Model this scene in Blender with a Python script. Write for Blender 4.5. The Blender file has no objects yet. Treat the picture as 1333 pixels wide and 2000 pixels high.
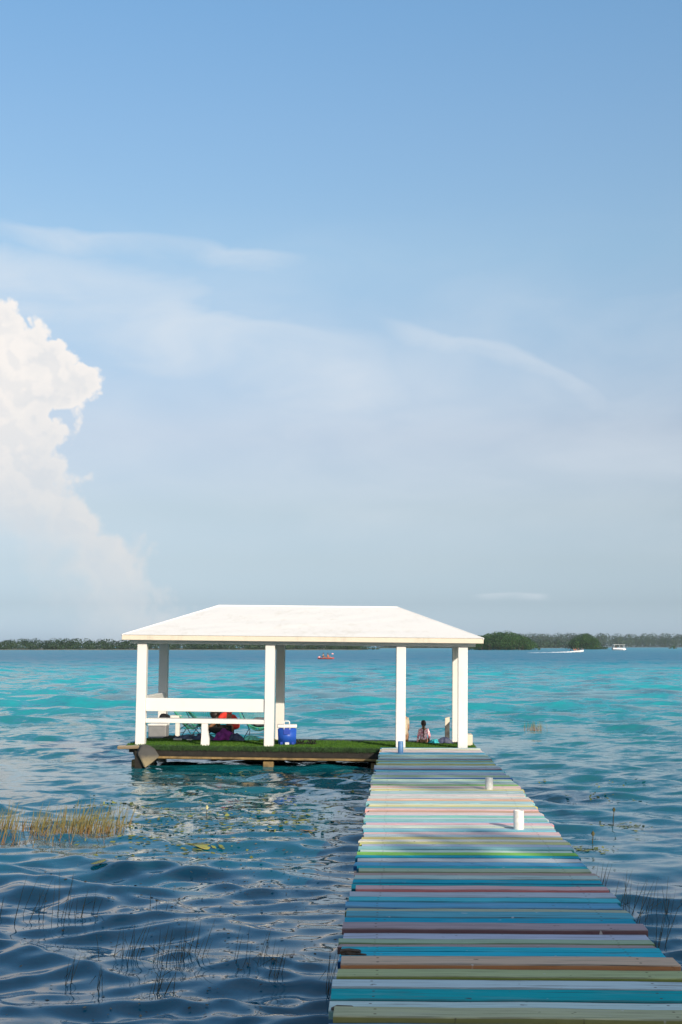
import bpy, bmesh, math, random
import numpy as np
from mathutils import Vector, Matrix, Euler
R = math.radians
random.seed(7)
rng = np.random.default_rng(11)
scene = bpy.context.scene
COL = scene.collection

# ------------------------------------------------------------------ camera
cam_d = bpy.data.cameras.new("camera")
cam = bpy.data.objects.new("camera", cam_d)
COL.objects.link(cam)
cam.location = (0.0, 0.0, 2.365)
cam.rotation_euler = Euler((R(90 + 5.3775), 0.0, R(2.2268)), 'XYZ')
cam_d.sensor_fit = 'VERTICAL'
cam_d.sensor_height = 36.0
cam_d.lens = 50.0
cam_d.clip_start = 0.1
cam_d.clip_end = 20000.0
scene.camera = cam

# ------------------------------------------------------------------ sun direction (to the sun)
SUN = Vector((0.463, -0.811, 0.367)).normalized()
SUN_EL = math.asin(SUN.z)
SUN_AZ = math.atan2(SUN.x, SUN.y)            # clockwise from +Y

# ------------------------------------------------------------------ render settings
scene.render.engine = 'CYCLES'
scene.cycles.use_denoising = True
try:
    scene.cycles.denoiser = 'OPENIMAGEDENOISE'
except Exception:
    pass
scene.cycles.max_bounces = 6
scene.cycles.diffuse_bounces = 3
scene.cycles.glossy_bounces = 3
scene.cycles.volume_bounces = 1
scene.cycles.sample_clamp_indirect = 6.0
scene.view_settings.view_transform = 'Standard'
scene.view_settings.look = 'None'
scene.view_settings.exposure = 0.15
scene.view_settings.gamma = 1.0
scene.view_settings.use_curve_mapping = False


# ------------------------------------------------------------------ node helpers
class NT:
    def __init__(self, tree):
        self.t = tree
        self.n = tree.nodes
        self.l = tree.links

    def new(self, typ, **kw):
        nd = self.n.new(typ)
        for k, v in kw.items():
            setattr(nd, k, v)
        return nd

    def link(self, a, b):
        self.l.new(a, b)

    def val(self, sock, v):
        if hasattr(v, 'is_output') or isinstance(v, bpy.types.NodeSocket):
            self.l.new(v, sock)
        else:
            sock.default_value = v

    def math(self, op, a, b=0.0, c=None, clamp=False):
        nd = self.n.new('ShaderNodeMath')
        nd.operation = op
        nd.use_clamp = clamp
        self.val(nd.inputs[0], a)
        self.val(nd.inputs[1], b)
        if c is not None:
            self.val(nd.inputs[2], c)
        return nd.outputs[0]

    def vmath(self, op, a, b=None):
        nd = self.n.new('ShaderNodeVectorMath')
        nd.operation = op
        self.val(nd.inputs[0], a)
        if b is not None:
            self.val(nd.inputs[1], b)
        return nd.outputs['Value'] if op in ('LENGTH', 'DOT_PRODUCT') else nd.outputs[0]

    def noise(self, vec, scale, detail=4.0, rough=0.5, dist=0.0):
        nd = self.n.new('ShaderNodeTexNoise')
        if vec is not None:
            self.l.new(vec, nd.inputs['Vector'])
        nd.inputs['Scale'].default_value = scale
        nd.inputs['Detail'].default_value = detail
        nd.inputs['Roughness'].default_value = rough
        nd.inputs['Distortion'].default_value = dist
        return nd

    def ramp(self, fac, stops, interp='LINEAR'):
        nd = self.n.new('ShaderNodeValToRGB')
        cr = nd.color_ramp
        cr.interpolation = interp
        while len(cr.elements) < len(stops):
            cr.elements.new(0.5)
        for e, (p, c) in zip(cr.elements, stops):
            e.position = p
            e.color = (c[0], c[1], c[2], 1.0) if hasattr(c, '__len__') else (c, c, c, 1.0)
        self.val(nd.inputs[0], fac)
        return nd.outputs[0]

    def mix(self, fac, a, b, blend='MIX'):
        nd = self.n.new('ShaderNodeMix')
        nd.data_type = 'RGBA'
        nd.blend_type = blend
        self.val(nd.inputs[0], fac)
        self.val(nd.inputs[6], a if not isinstance(a, tuple) else (a + (1.0,))[:4])
        self.val(nd.inputs[7], b if not isinstance(b, tuple) else (b + (1.0,))[:4])
        return nd.outputs[2]

    def smooth(self, v, a, b):
        nd = self.n.new('ShaderNodeMapRange')
        nd.interpolation_type = 'SMOOTHSTEP'
        self.val(nd.inputs[0], v)
        self.val(nd.inputs[1], a)
        self.val(nd.inputs[2], b)
        nd.inputs[3].default_value = 0.0
        nd.inputs[4].default_value = 1.0
        return nd.outputs[0]

    def maprange(self, v, a, b, c, d):
        nd = self.n.new('ShaderNodeMapRange')
        self.val(nd.inputs[0], v)
        for i, x in enumerate((a, b, c, d)):
            nd.inputs[i + 1].default_value = x
        return nd.outputs[0]

    def curve(self, v, pts, lo, hi):
        """piecewise curve: v in [lo,hi] -> value, points given in real units (value must be inside [0,1] after caller's scaling)"""
        t = self.maprange(v, lo, hi, 0.0, 1.0)
        nd = self.n.new('ShaderNodeFloatCurve')
        m = nd.mapping
        m.use_clip = True
        c = m.curves[0]
        ps = [((a - lo) / (hi - lo), b) for a, b in pts]
        c.points[0].location = ps[0]
        c.points[1].location = ps[-1]
        for p in ps[1:-1]:
            c.points.new(*p)
        for p in c.points:
            p.handle_type = 'AUTO_CLAMPED'
        m.update()
        nd.inputs[0].default_value = 1.0
        self.l.new(t, nd.inputs[1])
        return nd.outputs[0]


# ------------------------------------------------------------------ world: Nishita sky with clouds (all in sky directions)
world = bpy.data.worlds.new("World")
scene.world = world
world.use_nodes = True
world.cycles.sampling_method = 'MANUAL'
world.cycles.sample_map_resolution = 256
w = NT(world.node_tree)
w.n.clear()
w_out = w.new('ShaderNodeOutputWorld')
w_bg = w.new('ShaderNodeBackground')
w_bg.inputs['Strength'].default_value = 0.15
w.link(w_bg.outputs[0], w_out.inputs[0])
sky = w.new('ShaderNodeTexSky')
sky.sky_type = 'NISHITA'
sky.sun_disc = False
sky.sun_elevation = SUN_EL
sky.sun_rotation = SUN_AZ
sky.altitude = 0.0
sky.air_density = 1.0
sky.dust_density = 1.2
sky.ozone_density = 1.3
tc = w.new('ShaderNodeTexCoord')
sep = w.new('ShaderNodeSeparateXYZ')
w.link(tc.outputs['Generated'], sep.inputs[0])
DX, DY, DZ = sep.outputs
# azimuth clockwise from +Y and elevation, in degrees
az = w.math('MULTIPLY', w.math('ARCTAN2', DX, DY), 57.29578)
el = w.math('MULTIPLY', w.math('ARCSINE', DZ), 57.29578)
dirv = tc.outputs['Generated']
sky_col = sky.outputs[0]
SKY_STOPS = [(0.0, (0.686, 0.892, 1.454)), (0.0633, (0.686, 0.892, 1.454)), (0.0739, (0.533, 0.659, 1.037)), (0.0922, (0.552, 0.595, 0.797)), (0.1156, (0.634, 0.606, 0.684)), (0.15, (0.805, 0.691, 0.702)), (0.2289, (0.875, 0.915, 0.886)), (0.2833, (0.862, 0.978, 0.998)), (0.3333, (0.818, 1.028, 1.093)), (0.5, (1.05, 1.05, 1.0)), (1.0, (1.05, 1.05, 1.0))]
tint = w.ramp(w.maprange(el, -5.0, 85.0, 0.0, 1.0), SKY_STOPS)
sky_col = w.mix(1.0, sky_col, tint, 'MULTIPLY')
# --- thin high veil
svec = w.new('ShaderNodeCombineXYZ')
w.link(w.math('MULTIPLY', az, 0.05), svec.inputs[0])
w.link(w.math('MULTIPLY', el, 0.13), svec.inputs[1])
veil_n = w.noise(svec.outputs[0], 1.0, 4.0, 0.5, 0.4).outputs[0]
veil_c = w.noise(svec.outputs[0], 3.2, 5.0, 0.55, 0.6).outputs[0]
veil_band = w.math('MULTIPLY', w.smooth(el, 1.0, 7.0), w.math('SUBTRACT', 1.0, w.smooth(el, 10.5, 19.0)))
veil = w.math('MULTIPLY', w.smooth(w.math('ADD', w.math('MULTIPLY', veil_n, 0.7), w.math('MULTIPLY', veil_c, 0.3)), 0.36, 0.70), veil_band)


def streak(pts, lo, hi, width, soft_scale, seed):
    """a wisp whose centre elevation follows a curve over azimuth"""
    c = w.curve(az, [(a, b / 30.0) for a, b in pts], lo, hi)
    c = w.math('MULTIPLY', c, 30.0)
    off = w.new('ShaderNodeVectorMath')
    off.operation = 'ADD'
    w.link(svec.outputs[0], off.inputs[0])
    off.inputs[1].default_value = (seed, seed * 1.7, 0)
    n = w.noise(off.outputs[0], soft_scale, 5.0, 0.55, 0.5).outputs[0]
    d = w.math('SUBTRACT', el, c)
    d = w.math('ADD', d, w.math('MULTIPLY', w.math('SUBTRACT', n, 0.5), width * 1.6))
    up = w.math('SUBTRACT', 1.0, w.smooth(d, 0.0, width * 0.55))
    dn = w.smooth(d, -width * 1.7, 0.0)
    ends = w.math('MULTIPLY', w.smooth(az, lo, lo + (hi - lo) * 0.22), w.math('SUBTRACT', 1.0, w.smooth(az, hi - (hi - lo) * 0.22, hi)))
    return w.math('MULTIPLY', w.math('MULTIPLY', w.math('MULTIPLY', up, dn), ends), w.maprange(n, 0.3, 0.7, 0.45, 1.1))


wisps = w.math('MAXIMUM', w.math('MULTIPLY', streak([(-18, 16.3), (-11, 16.0), (-7, 15.7), (-2.5, 15.6)], -18, -2.5, 0.75, 4.0, 3.0), 0.50),
               w.math('MULTIPLY', streak([(-1.5, 13.3), (1.5, 12.5), (4.5, 11.9), (7, 10.6), (9.5, 9.2)], -1.5, 9.5, 0.80, 4.0, 8.0), 0.48))
wisps = w.math('MAXIMUM', wisps, w.math('MULTIPLY', streak([(-26, 16.0), (-18, 15.2), (-12, 14.3), (-7, 13.2), (-2, 11.6), (4, 9.8)], -26, 4, 3.0, 3.0, 14.0), 0.62))
wisps = w.math('MAXIMUM', wisps, w.math('MULTIPLY', streak([(2.9, 2.0), (4.5, 2.05), (6.3, 2.0)], 2.9, 6.3, 0.16, 6.0, 21.0), 0.40))
fill_veil = w.math('MULTIPLY', w.smooth(el, 26.0, 46.0), w.maprange(w.noise(dirv, 2.6, 5.0, 0.55, 0.5).outputs[0], 0.30, 0.70, 0.16, 0.75))  # thin cloud added above the view to lift skylight on shaded surfaces
veil = w.math('MAXIMUM', veil, fill_veil)
veil_all = w.math('MAXIMUM', w.math('MULTIPLY', veil, 0.42), wisps)
VEIL_COL = (4.55, 4.85, 5.20)
CLOUD = ((4.7, 4.6, 4.55), (5.75, 5.5, 5.3), (4.15, 4.3, 4.5), (4.75, 4.8, 4.9))
sky_col = w.mix(veil_all, sky_col, VEIL_COL)
# --- towering cumulus: its right-hand edge as a curve of azimuth over elevation, broken by billows
edge_pts = [(0.0, -8.4), (1.45, -8.5), (2.0, -8.9), (2.9, -9.5), (3.9, -9.7), (4.9, -10.8), (5.6, -11.8), (6.3, -12.1), (7.6, -12.8),
            (8.3, -12.35), (9.0, -12.6), (9.8, -11.4), (10.6, -11.2), (11.2, -11.9), (12.0, -13.0), (12.7, -14.0), (13.4, -15.2), (14.2, -15.8), (15.5, -16.6), (17, -19.5), (20, -26.0)]
edge = w.curve(el, [(a, (b + 30.0) / 30.0) for a, b in edge_pts], 0.0, 20.0)
edge = w.math('SUBTRACT', w.math('MULTIPLY', edge, 30.0), w.math('SUBTRACT', 30.0, w.math('MULTIPLY', w.math('SUBTRACT', 1.0, w.smooth(el, 3.5, 8.0)), 0.45)))
bv = w.new('ShaderNodeCombineXYZ')
w.link(az, bv.inputs[0])
w.link(el, bv.inputs[1])
wn = w.noise(bv.outputs[0], 0.9, 3.0, 0.5)
warp = w.vmath('ADD', bv.outputs[0], w.vmath('SCALE', wn.outputs['Color']))
warp.node.inputs[1].links[0].from_node.inputs['Scale'].default_value = 0.55


def billow(scale):
    v = w.new('ShaderNodeTexVoronoi')
    v.voronoi_dimensions = '2D'
    v.feature = 'F1'
    v.inputs['Scale'].default_value = scale
    v.inputs['Detail'].default_value = 1.5
    v.inputs['Roughness'].default_value = 0.55
    w.link(warp, v.inputs['Vector'])
    return v.outputs['Distance']


b1 = billow(0.62)
b2 = billow(2.1)
warp0 = warp
off_ = w.new('ShaderNodeVectorMath')
off_.operation = 'ADD'
w.link(warp0, off_.inputs[0])
off_.inputs[1].default_value = (0.30, 0.34, 0.0)
warp = off_.outputs[0]
b1o = billow(0.62)
b2o = billow(2.1)
bsum = w.math('ADD', w.math('MULTIPLY', b1, 1.5), w.math('MULTIPLY', b2, 0.5))
bsum_o = w.math('ADD', w.math('MULTIPLY', b1o, 1.5), w.math('MULTIPLY', b2o, 0.5))
relief = w.math('SUBTRACT', bsum_o, bsum)
dist = w.math('SUBTRACT', w.math('ADD', edge, 0.85), w.math('ADD', az, bsum))
west = w.smooth(az, -44.0, -32.0)
high = w.smooth(el, 3.0, 9.5)
soft = w.math('SUBTRACT', 1.25, w.math('MULTIPLY', high, 0.80))
cum = w.math('MULTIPLY', w.smooth(dist, -0.06, soft), west)
fine = w.noise(bv.outputs[0], 0.55, 5.0, 0.55, 0.3).outputs[0]
inner = w.math('SUBTRACT', 1.0, w.math('MULTIPLY', w.smooth(w.math('ADD', dist, w.math('MULTIPLY', w.math('SUBTRACT', fine, 0.5), 4.0)), 1.4, 6.0), w.math('SUBTRACT', 1.0, w.smooth(el, 4.0, 7.0))))
low = w.math('ADD', 0.36, w.math('ADD', w.math('MULTIPLY', w.smooth(w.math('ADD', el, w.math('MULTIPLY', w.math('SUBTRACT', fine, 0.5), 3.0)), 0.6, 5.0), 0.42), w.math('MULTIPLY', w.smooth(el, 5.5, 10.5), 0.22)))
cum = w.math('MULTIPLY', w.math('MULTIPLY', w.math('MULTIPLY', cum, low), inner), w.math('SUBTRACT', 1.0, w.smooth(w.math('ADD', el, w.math('MULTIPLY', fine, 3.0)), 17.0, 20.5)))
shade = w.math('ADD', w.math('MULTIPLY', w.smooth(relief, 0.30, -0.42), 0.55), w.math('MULTIPLY', w.smooth(fine, 0.62, 0.38), 0.45))
shade = w.math('MULTIPLY', shade, w.smooth(dist, 0.0, 1.3))
lit = w.smooth(el, 2.0, 12.0)
c_hi = w.mix(lit, CLOUD[0], CLOUD[1])
c_lo = w.mix(lit, CLOUD[2], CLOUD[3])
cum_col = w.mix(shade, c_hi, c_lo)
sky_col = w.mix(cum, sky_col, cum_col)
w.link(sky_col, w_bg.inputs['Color'])

# ------------------------------------------------------------------ sun lamp
sun_d = bpy.data.lights.new("sun", 'SUN')
sun_d.energy = 4.4
sun_d.angle = R(0.55)
sun_d.color = (1.0, 0.87, 0.71)
sun_o = bpy.data.objects.new("sun", sun_d)
COL.objects.link(sun_o)
sun_o.location = SUN * 100
sun_o.rotation_euler = (-SUN).to_track_quat('-Z', 'Y').to_euler()


# ------------------------------------------------------------------ object helpers
def tag(o, label=None, cat=None, group=None, kind=None):
    if label:
        o['label'] = label
    if cat:
        o['category'] = cat
    if group:
        o['group'] = group
    if kind:
        o['kind'] = kind
    return o


def empty(name, loc=(0, 0, 0), rot=(0, 0, 0), label=None, cat=None, group=None):
    o = bpy.data.objects.new(name, None)
    o.empty_display_size = 0.2
    COL.objects.link(o)
    o.location = loc
    o.rotation_euler = rot
    return tag(o, label, cat, group)


def obj(name, bm, mat, parent=None, smooth=False, loc=None):
    me = bpy.data.meshes.new(name)
    if isinstance(bm, bmesh.types.BMesh):
        bm.normal_update()
        bm.to_mesh(me)
        bm.free()
    else:
        me.from_pydata(*bm)
    if mat is not None:
        me.materials.append(mat)
    if smooth:
        me.polygons.foreach_set('use_smooth', [True] * len(me.polygons))
    o = bpy.data.objects.new(name, me)
    COL.objects.link(o)
    if parent is not None:
        o.parent = parent
    if loc is not None:
        o.location = loc
    return o


def box(bm, c, s, bevel=0.0, rot=None):
    """box centre c, full size s"""
    r = bmesh.ops.create_cube(bm, size=1.0)
    vs = r['verts']
    M = Matrix.Translation(c) @ ((rot.to_matrix().to_4x4()) if rot else Matrix.Identity(4)) @ Matrix.Diagonal((s[0], s[1], s[2], 1))
    bmesh.ops.transform(bm, matrix=M, verts=vs)
    if bevel > 0:
        es = list({e for v in vs for e in v.link_edges})
        bmesh.ops.bevel(bm, geom=es, offset=bevel, segments=2, affect='EDGES', profile=0.5)
    return vs


def tube(bm, pts, radii, seg=8, caps=True):
    pts = [Vector(p) for p in pts]
    if not hasattr(radii, '__len__'):
        radii = [radii] * len(pts)
    rings = []
    prev = None
    for i, p in enumerate(pts):
        d = (pts[min(i + 1, len(pts) - 1)] - pts[max(i - 1, 0)]).normalized()
        if prev is None:
            u = d.orthogonal().normalized()
        else:
            u = (prev - d * prev.dot(d)).normalized()
        prev = u
        v = d.cross(u)
        ring = [bm.verts.new(p + (u * math.cos(2 * math.pi * k / seg) + v * math.sin(2 * math.pi * k / seg)) * radii[i]) for k in range(seg)]
        rings.append(ring)
    for a, b in zip(rings[:-1], rings[1:]):
        for k in range(seg):
            bm.faces.new((a[k], a[(k + 1) % seg], b[(k + 1) % seg], b[k]))
    if caps:
        bm.faces.new(list(reversed(rings[0])))
        bm.faces.new(rings[-1])


def prism(bm, pts, y0, y1):
    """polygon in x,z extruded from y0 to y1"""
    a = [bm.verts.new((x, y0, z)) for x, z in pts]
    b = [bm.verts.new((x, y1, z)) for x, z in pts]
    n = len(pts)
    bm.faces.new(a)
    bm.faces.new(list(reversed(b)))
    for i in range(n):
        bm.faces.new((a[i], b[i], b[(i + 1) % n], a[(i + 1) % n]))
    bmesh.ops.recalc_face_normals(bm, faces=bm.faces[:])


def blob(bm, c, r, sub=3, amp=0.15, freq=3.0, seed=0, flat=None):
    """lumpy ellipsoid"""
    rr = bmesh.ops.create_icosphere(bm, subdivisions=sub, radius=1.0)
    rs = random.Random(seed)
    ph = [(rs.uniform(-1, 1), rs.uniform(-1, 1), rs.uniform(-1, 1), rs.uniform(0, 6.3)) for _ in range(7)]
    for v in rr['verts']:
        p = v.co.copy()
        d = 1 + amp * sum(math.sin(freq * (a * p.x + b * p.y + cc * p.z) + q) for a, b, cc, q in ph) / 2.2
        p *= d
        p = Vector((p.x * r[0], p.y * r[1], p.z * r[2]))
        if flat is not None and p.z < flat:
            p.z = flat
        v.co = p + Vector(c)
    return rr['verts']


def bm_new():
    return bmesh.new()


# ------------------------------------------------------------------ materials
def mat_new(name):
    m = bpy.data.materials.new(name)
    m.use_nodes = True
    t = NT(m.node_tree)
    t.n.clear()
    out = t.new('ShaderNodeOutputMaterial')
    bs = t.new('ShaderNodeBsdfPrincipled')
    t.link(bs.outputs[0], out.inputs[0])
    return m, t, bs


def rgb(r, g, b):
    return (r, g, b)


def simple(name, col, rough=0.6, var=0.12, scale=12.0, bump=0.0, spec=0.4, metallic=0.0, col2=None):
    m, t, bs = mat_new(name)
    tcn = t.new('ShaderNodeTexCoord')
    n = t.noise(tcn.outputs['Object'], scale, 5.0, 0.6)
    f = t.smooth(n.outputs[0], 0.3, 0.7)
    c2 = col2 if col2 else tuple(c * (1 - var * 2) for c in col)
    c = t.mix(f, tuple(min(1, x * (1 + var * 0.5)) for x in col), c2)
    t.link(c, bs.inputs['Base Color'])
    bs.inputs['Roughness'].default_value = rough
    bs.inputs['Specular IOR Level'].default_value = spec
    bs.inputs['Metallic'].default_value = metallic
    if bump > 0:
        b = t.new('ShaderNodeBump')
        b.inputs['Strength'].default_value = bump
        b.inputs['Distance'].default_value = 0.01
        t.link(n.outputs[0], b.inputs['Height'])
        t.link(b.outputs[0], bs.inputs['Normal'])
    return m


# painted white of the gazebo: limewash with faint grime, streaks and chips
def white_paint(name, grime=0.5, base=(0.70, 0.685, 0.655)):
    m, t, bs = mat_new(name)
    geo = t.new('ShaderNodeNewGeometry')
    p = geo.outputs['Position']
    n1 = t.noise(p, 1.6, 5.0, 0.6).outputs[0]
    mp = t.new('ShaderNodeMapping')
    mp.inputs['Scale'].default_value = (9.0, 9.0, 0.9)
    t.link(p, mp.inputs[0])
    n2 = t.noise(mp.outputs[0], 1.0, 5.0, 0.6).outputs[0]
    n3 = t.noise(p, 26.0, 3.0, 0.6).outputs[0]
    g = t.math('MULTIPLY', t.smooth(t.math('ADD', t.math('MULTIPLY', n1, 0.5), t.math('MULTIPLY', n2, 0.5)), 0.50, 0.72), grime)
    c = t.mix(g, base, (0.50, 0.46, 0.38))
    chip = t.math('MULTIPLY', t.smooth(n3, 0.70, 0.76), t.math('MULTIPLY', t.smooth(n1, 0.5, 0.6), grime))
    c = t.mix(chip, c, (0.38, 0.35, 0.30))
    t.link(c, bs.inputs['Base Color'])
    bs.inputs['Roughness'].default_value = 0.62
    bs.inputs['Specular IOR Level'].default_value = 0.3
    b = t.new('ShaderNodeBump')
    b.inputs['Strength'].default_value = 0.25
    b.inputs['Distance'].default_value = 0.004
    t.link(t.noise(p, 40.0, 3.0, 0.6).outputs[0], b.inputs['Height'])
    t.link(b.outputs[0], bs.inputs['Normal'])
    return m


M_white = white_paint('white_paint', 0.30)
M_roof = white_paint('roof_paint', 0.38, (0.74, 0.73, 0.71))
M_fascia = white_paint('fascia_paint', 1.15, (0.66, 0.58, 0.47))


def plank_material():
    m, t, bs = mat_new('painted_plank')
    tcn = t.new('ShaderNodeTexCoord')
    oi = t.new('ShaderNodeObjectInfo')
    ob = tcn.outputs['Object']
    off = t.new('ShaderNodeVectorMath')
    off.operation = 'ADD'
    cx = t.new('ShaderNodeCombineXYZ')
    t.link(t.math('MULTIPLY', oi.outputs['Random'], 37.0), cx.inputs[0])
    t.link(t.math('MULTIPLY', oi.outputs['Random'], 91.0), cx.inputs[1])
    t.link(ob, off.inputs[0])
    t.link(cx.outputs[0], off.inputs[1])
    mp = t.new('ShaderNodeMapping')
    mp.inputs['Scale'].default_value = (1.6, 9.0, 9.0)
    t.link(off.outputs[0], mp.inputs[0])
    grain = t.noise(mp.outputs[0], 1.0, 6.0, 0.65, 0.4).outputs[0]
    mp2 = t.new('ShaderNodeMapping')
    mp2.inputs['Scale'].default_value = (2.2, 2.6, 4.0)
    t.link(off.outputs[0], mp2.inputs[0])
    patch = t.noise(mp2.outputs[0], 1.0, 5.0, 0.6).outputs[0]
    blot = t.noise(off.outputs[0], 1.3, 3.0, 0.5).outputs[0]
    base = oi.outputs['Color']
    # uneven coat: faded and darker passages
    c = t.mix(t.math('MULTIPLY', t.smooth(patch, 0.50, 0.76), 0.32), base, t.mix(0.5, base, (0.62, 0.63, 0.62)))
    c = t.mix(t.math('MULTIPLY', t.smooth(grain, 0.46, 0.68), 0.55), c, t.mix(1.0, base, (0.42, 0.45, 0.45), 'MULTIPLY'))
    # worn through to grey wood
    wear = t.math('MULTIPLY', t.smooth(t.math('ADD', t.math('MULTIPLY', grain, 0.55), t.math('MULTIPLY', blot, 0.45)), 0.565, 0.65), 0.60)
    c = t.mix(wear, c, (0.20, 0.18, 0.155))
    # dark cracks along the grain
    mp3 = t.new('ShaderNodeMapping')
    mp3.inputs['Scale'].default_value = (1.1, 17.0, 12.0)
    t.link(off.outputs[0], mp3.inputs[0])
    crk = t.noise(mp3.outputs[0], 1.0, 4.0, 0.6).outputs[0]
    crack = t.smooth(crk, 0.62, 0.68)
    c = t.mix(t.math('MULTIPLY', crack, 0.8), c, (0.035, 0.03, 0.026))
    # dirt along the worn long edges
    se = t.new('ShaderNodeSeparateXYZ')
    t.link(ob, se.inputs[0])
    edge_w = t.smooth(t.math('ADD', t.math('ABSOLUTE', se.outputs[1]), t.math('MULTIPLY', t.math('SUBTRACT', patch, 0.5), 0.35)), 0.40, 0.50)
    c = t.mix(t.math('MULTIPLY', edge_w, 0.55), c, (0.085, 0.075, 0.062))
    # unfaded paint on the upright front edge
    gn = t.new('ShaderNodeNewGeometry')
    sn = t.new('ShaderNodeSeparateXYZ')
    t.link(gn.outputs['Normal'], sn.inputs[0])
    gm = t.new('ShaderNodeGamma')
    t.link(base, gm.inputs[0])
    gm.inputs[1].default_value = 2.5
    c = t.mix(t.math('MULTIPLY', t.smooth(sn.outputs[1], -0.6, -0.85), 0.85), c, gm.outputs[0])
    # knots, scuffs and black specks
    mpk = t.new('ShaderNodeMapping')
    mpk.inputs['Scale'].default_value = (7.0, 2.2, 3.0)
    t.link(off.outputs[0], mpk.inputs[0])
    kn = t.noise(mpk.outputs[0], 1.6, 2.0, 0.6).outputs[0]
    c = t.mix(t.math('MULTIPLY', t.smooth(kn, 0.70, 0.75), 0.75), c, (0.06, 0.05, 0.045))
    c = t.mix(t.math('MULTIPLY', t.smooth(kn, 0.30, 0.25), 0.55), c, (0.72, 0.72, 0.70))
    # nail heads: two rows near each end (object space)
    sx = t.new('ShaderNodeSeparateXYZ')
    t.link(ob, sx.inputs[0])
    ax = t.math('ABSOLUTE', sx.outputs[0])
    ay = t.math('ABSOLUTE', sx.outputs[1])
    dx = t.math('SUBTRACT', ax, 0.775)
    dy = t.math('MULTIPLY', t.math('SUBTRACT', ay, 0.24), 0.21)
    dd = t.math('SQRT', t.math('ADD', t.math('MULTIPLY', dx, dx), t.math('MULTIPLY', dy, dy)))
    nail = t.math('SUBTRACT', 1.0, t.smooth(dd, 0.005, 0.012))
    c = t.mix(t.math('MULTIPLY', nail, 0.85), c, (0.07, 0.04, 0.025))
    t.link(c, bs.inputs['Base Color'])
    bs.inputs['Roughness'].default_value = 0.85
    bs.inputs['Specular IOR Level'].default_value = 0.12
    b = t.new('ShaderNodeBump')
    b.inputs['Strength'].default_value = 0.5
    b.inputs['Distance'].default_value = 0.004
    t.link(t.math('SUBTRACT', grain, t.math('MULTIPLY', crack, 0.8)), b.inputs['Height'])
    t.link(b.outputs[0], bs.inputs['Normal'])
    return m


M_plank = plank_material()
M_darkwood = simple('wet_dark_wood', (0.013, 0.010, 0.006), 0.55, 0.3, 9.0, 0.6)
M_shadeboard = simple('shaded_board', (0.085, 0.085, 0.08), 0.85, 0.25, 9.0, 0.5)  # dark grey stands in for shade on the end panel
M_ledge = simple('ochre_timber', (0.25, 0.165, 0.065), 0.7, 0.25, 7.0, 0.5, col2=(0.11, 0.075, 0.03))
M_brokenwood = simple('broken_brown_wood', (0.085, 0.055, 0.032), 0.8, 0.4, 30.0, 1.0, col2=(0.02, 0.014, 0.009))
M_pipe = simple('white_pipe', (0.76, 0.74, 0.69), 0.5, 0.10, 20.0, 0.2)
M_pipe_grey = simple('grey_white_pipe', (0.58, 0.59, 0.59), 0.55, 0.12, 20.0, 0.2)
M_pipe_blue = simple('blue_pipe', (0.10, 0.24, 0.46), 0.5, 0.12, 18.0, 0.2)
M_pipe_fill = simple('pipe_fill', (0.42, 0.36, 0.27), 0.9, 0.25, 30.0, 0.6)


def turf_material():
    m, t, bs = mat_new('artificial_turf')
    geo = t.new('ShaderNodeNewGeometry')
    n = t.noise(geo.outputs['Position'], 3.0, 5.0, 0.65).outputs[0]
    n2 = t.noise(geo.outputs['Position'], 90.0, 2.0, 0.6).outputs[0]
    c = t.mix(t.smooth(n, 0.3, 0.7), (0.026, 0.090, 0.007), (0.058, 0.130, 0.013))
    c = t.mix(t.smooth(n2, 0.35, 0.75), c, (0.02, 0.06, 0.008))
    c = t.mix(t.math('MULTIPLY', geo.outputs['Random Per Island'], 0.5), c, (0.075, 0.155, 0.02))
    t.link(c, bs.inputs['Base Color'])
    bs.inputs['Roughness'].default_value = 0.75
    bs.inputs['Specular IOR Level'].default_value = 0.2
    return m


M_turf = turf_material()
M_fringe = simple('dark_turf_fringe', (0.020, 0.062, 0.010), 0.7, 0.25, 5.0, col2=(0.010, 0.030, 0.006))  # darker green than the turf on top


def block_material():
    m, t, bs = mat_new('weathered_grey_block')
    geo = t.new('ShaderNodeNewGeometry')
    p = geo.outputs['Position']
    n = t.noise(p, 6.0, 6.0, 0.65).outputs[0]
    sp = t.new('ShaderNodeSeparateXYZ')
    t.link(p, sp.inputs[0])
    tide = t.smooth(t.math('ADD', sp.outputs[2], t.math('MULTIPLY', n, 0.12)), 0.20, 0.36)
    c = t.mix(tide, (0.27, 0.22, 0.13), (0.075, 0.073, 0.07))
    c = t.mix(t.smooth(n, 0.45, 0.75), c, t.mix(0.5, c, (0.05, 0.045, 0.04)))
    t.link(c, bs.inputs['Base Color'])
    bs.inputs['Roughness'].default_value = 0.85
    b = t.new('ShaderNodeBump')
    b.inputs['Strength'].default_value = 0.7
    b.inputs['Distance'].default_value = 0.02
    t.link(n, b.inputs['Height'])
    t.link(b.outputs[0], bs.inputs['Normal'])
    return m


M_block = block_material()


def foliage_material(name, dark, light, var=0.6, crown_scale=0.2):
    m, t, bs = mat_new(name)
    geo = t.new('ShaderNodeNewGeometry')
    n = t.noise(geo.outputs['Position'], crown_scale, 4.0, 0.6).outputs[0]
    f = t.math('ADD', t.math('MULTIPLY', geo.outputs['Random Per Island'], var), t.math('MULTIPLY', t.smooth(n, 0.35, 0.65), 1.0 - var))
    c = t.mix(f, dark, light)
    t.link(c, bs.inputs['Base Color'])
    bs.inputs['Roughness'].default_value = 0.65
    bs.inputs['Specular IOR Level'].default_value = 0.2
    return m


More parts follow.
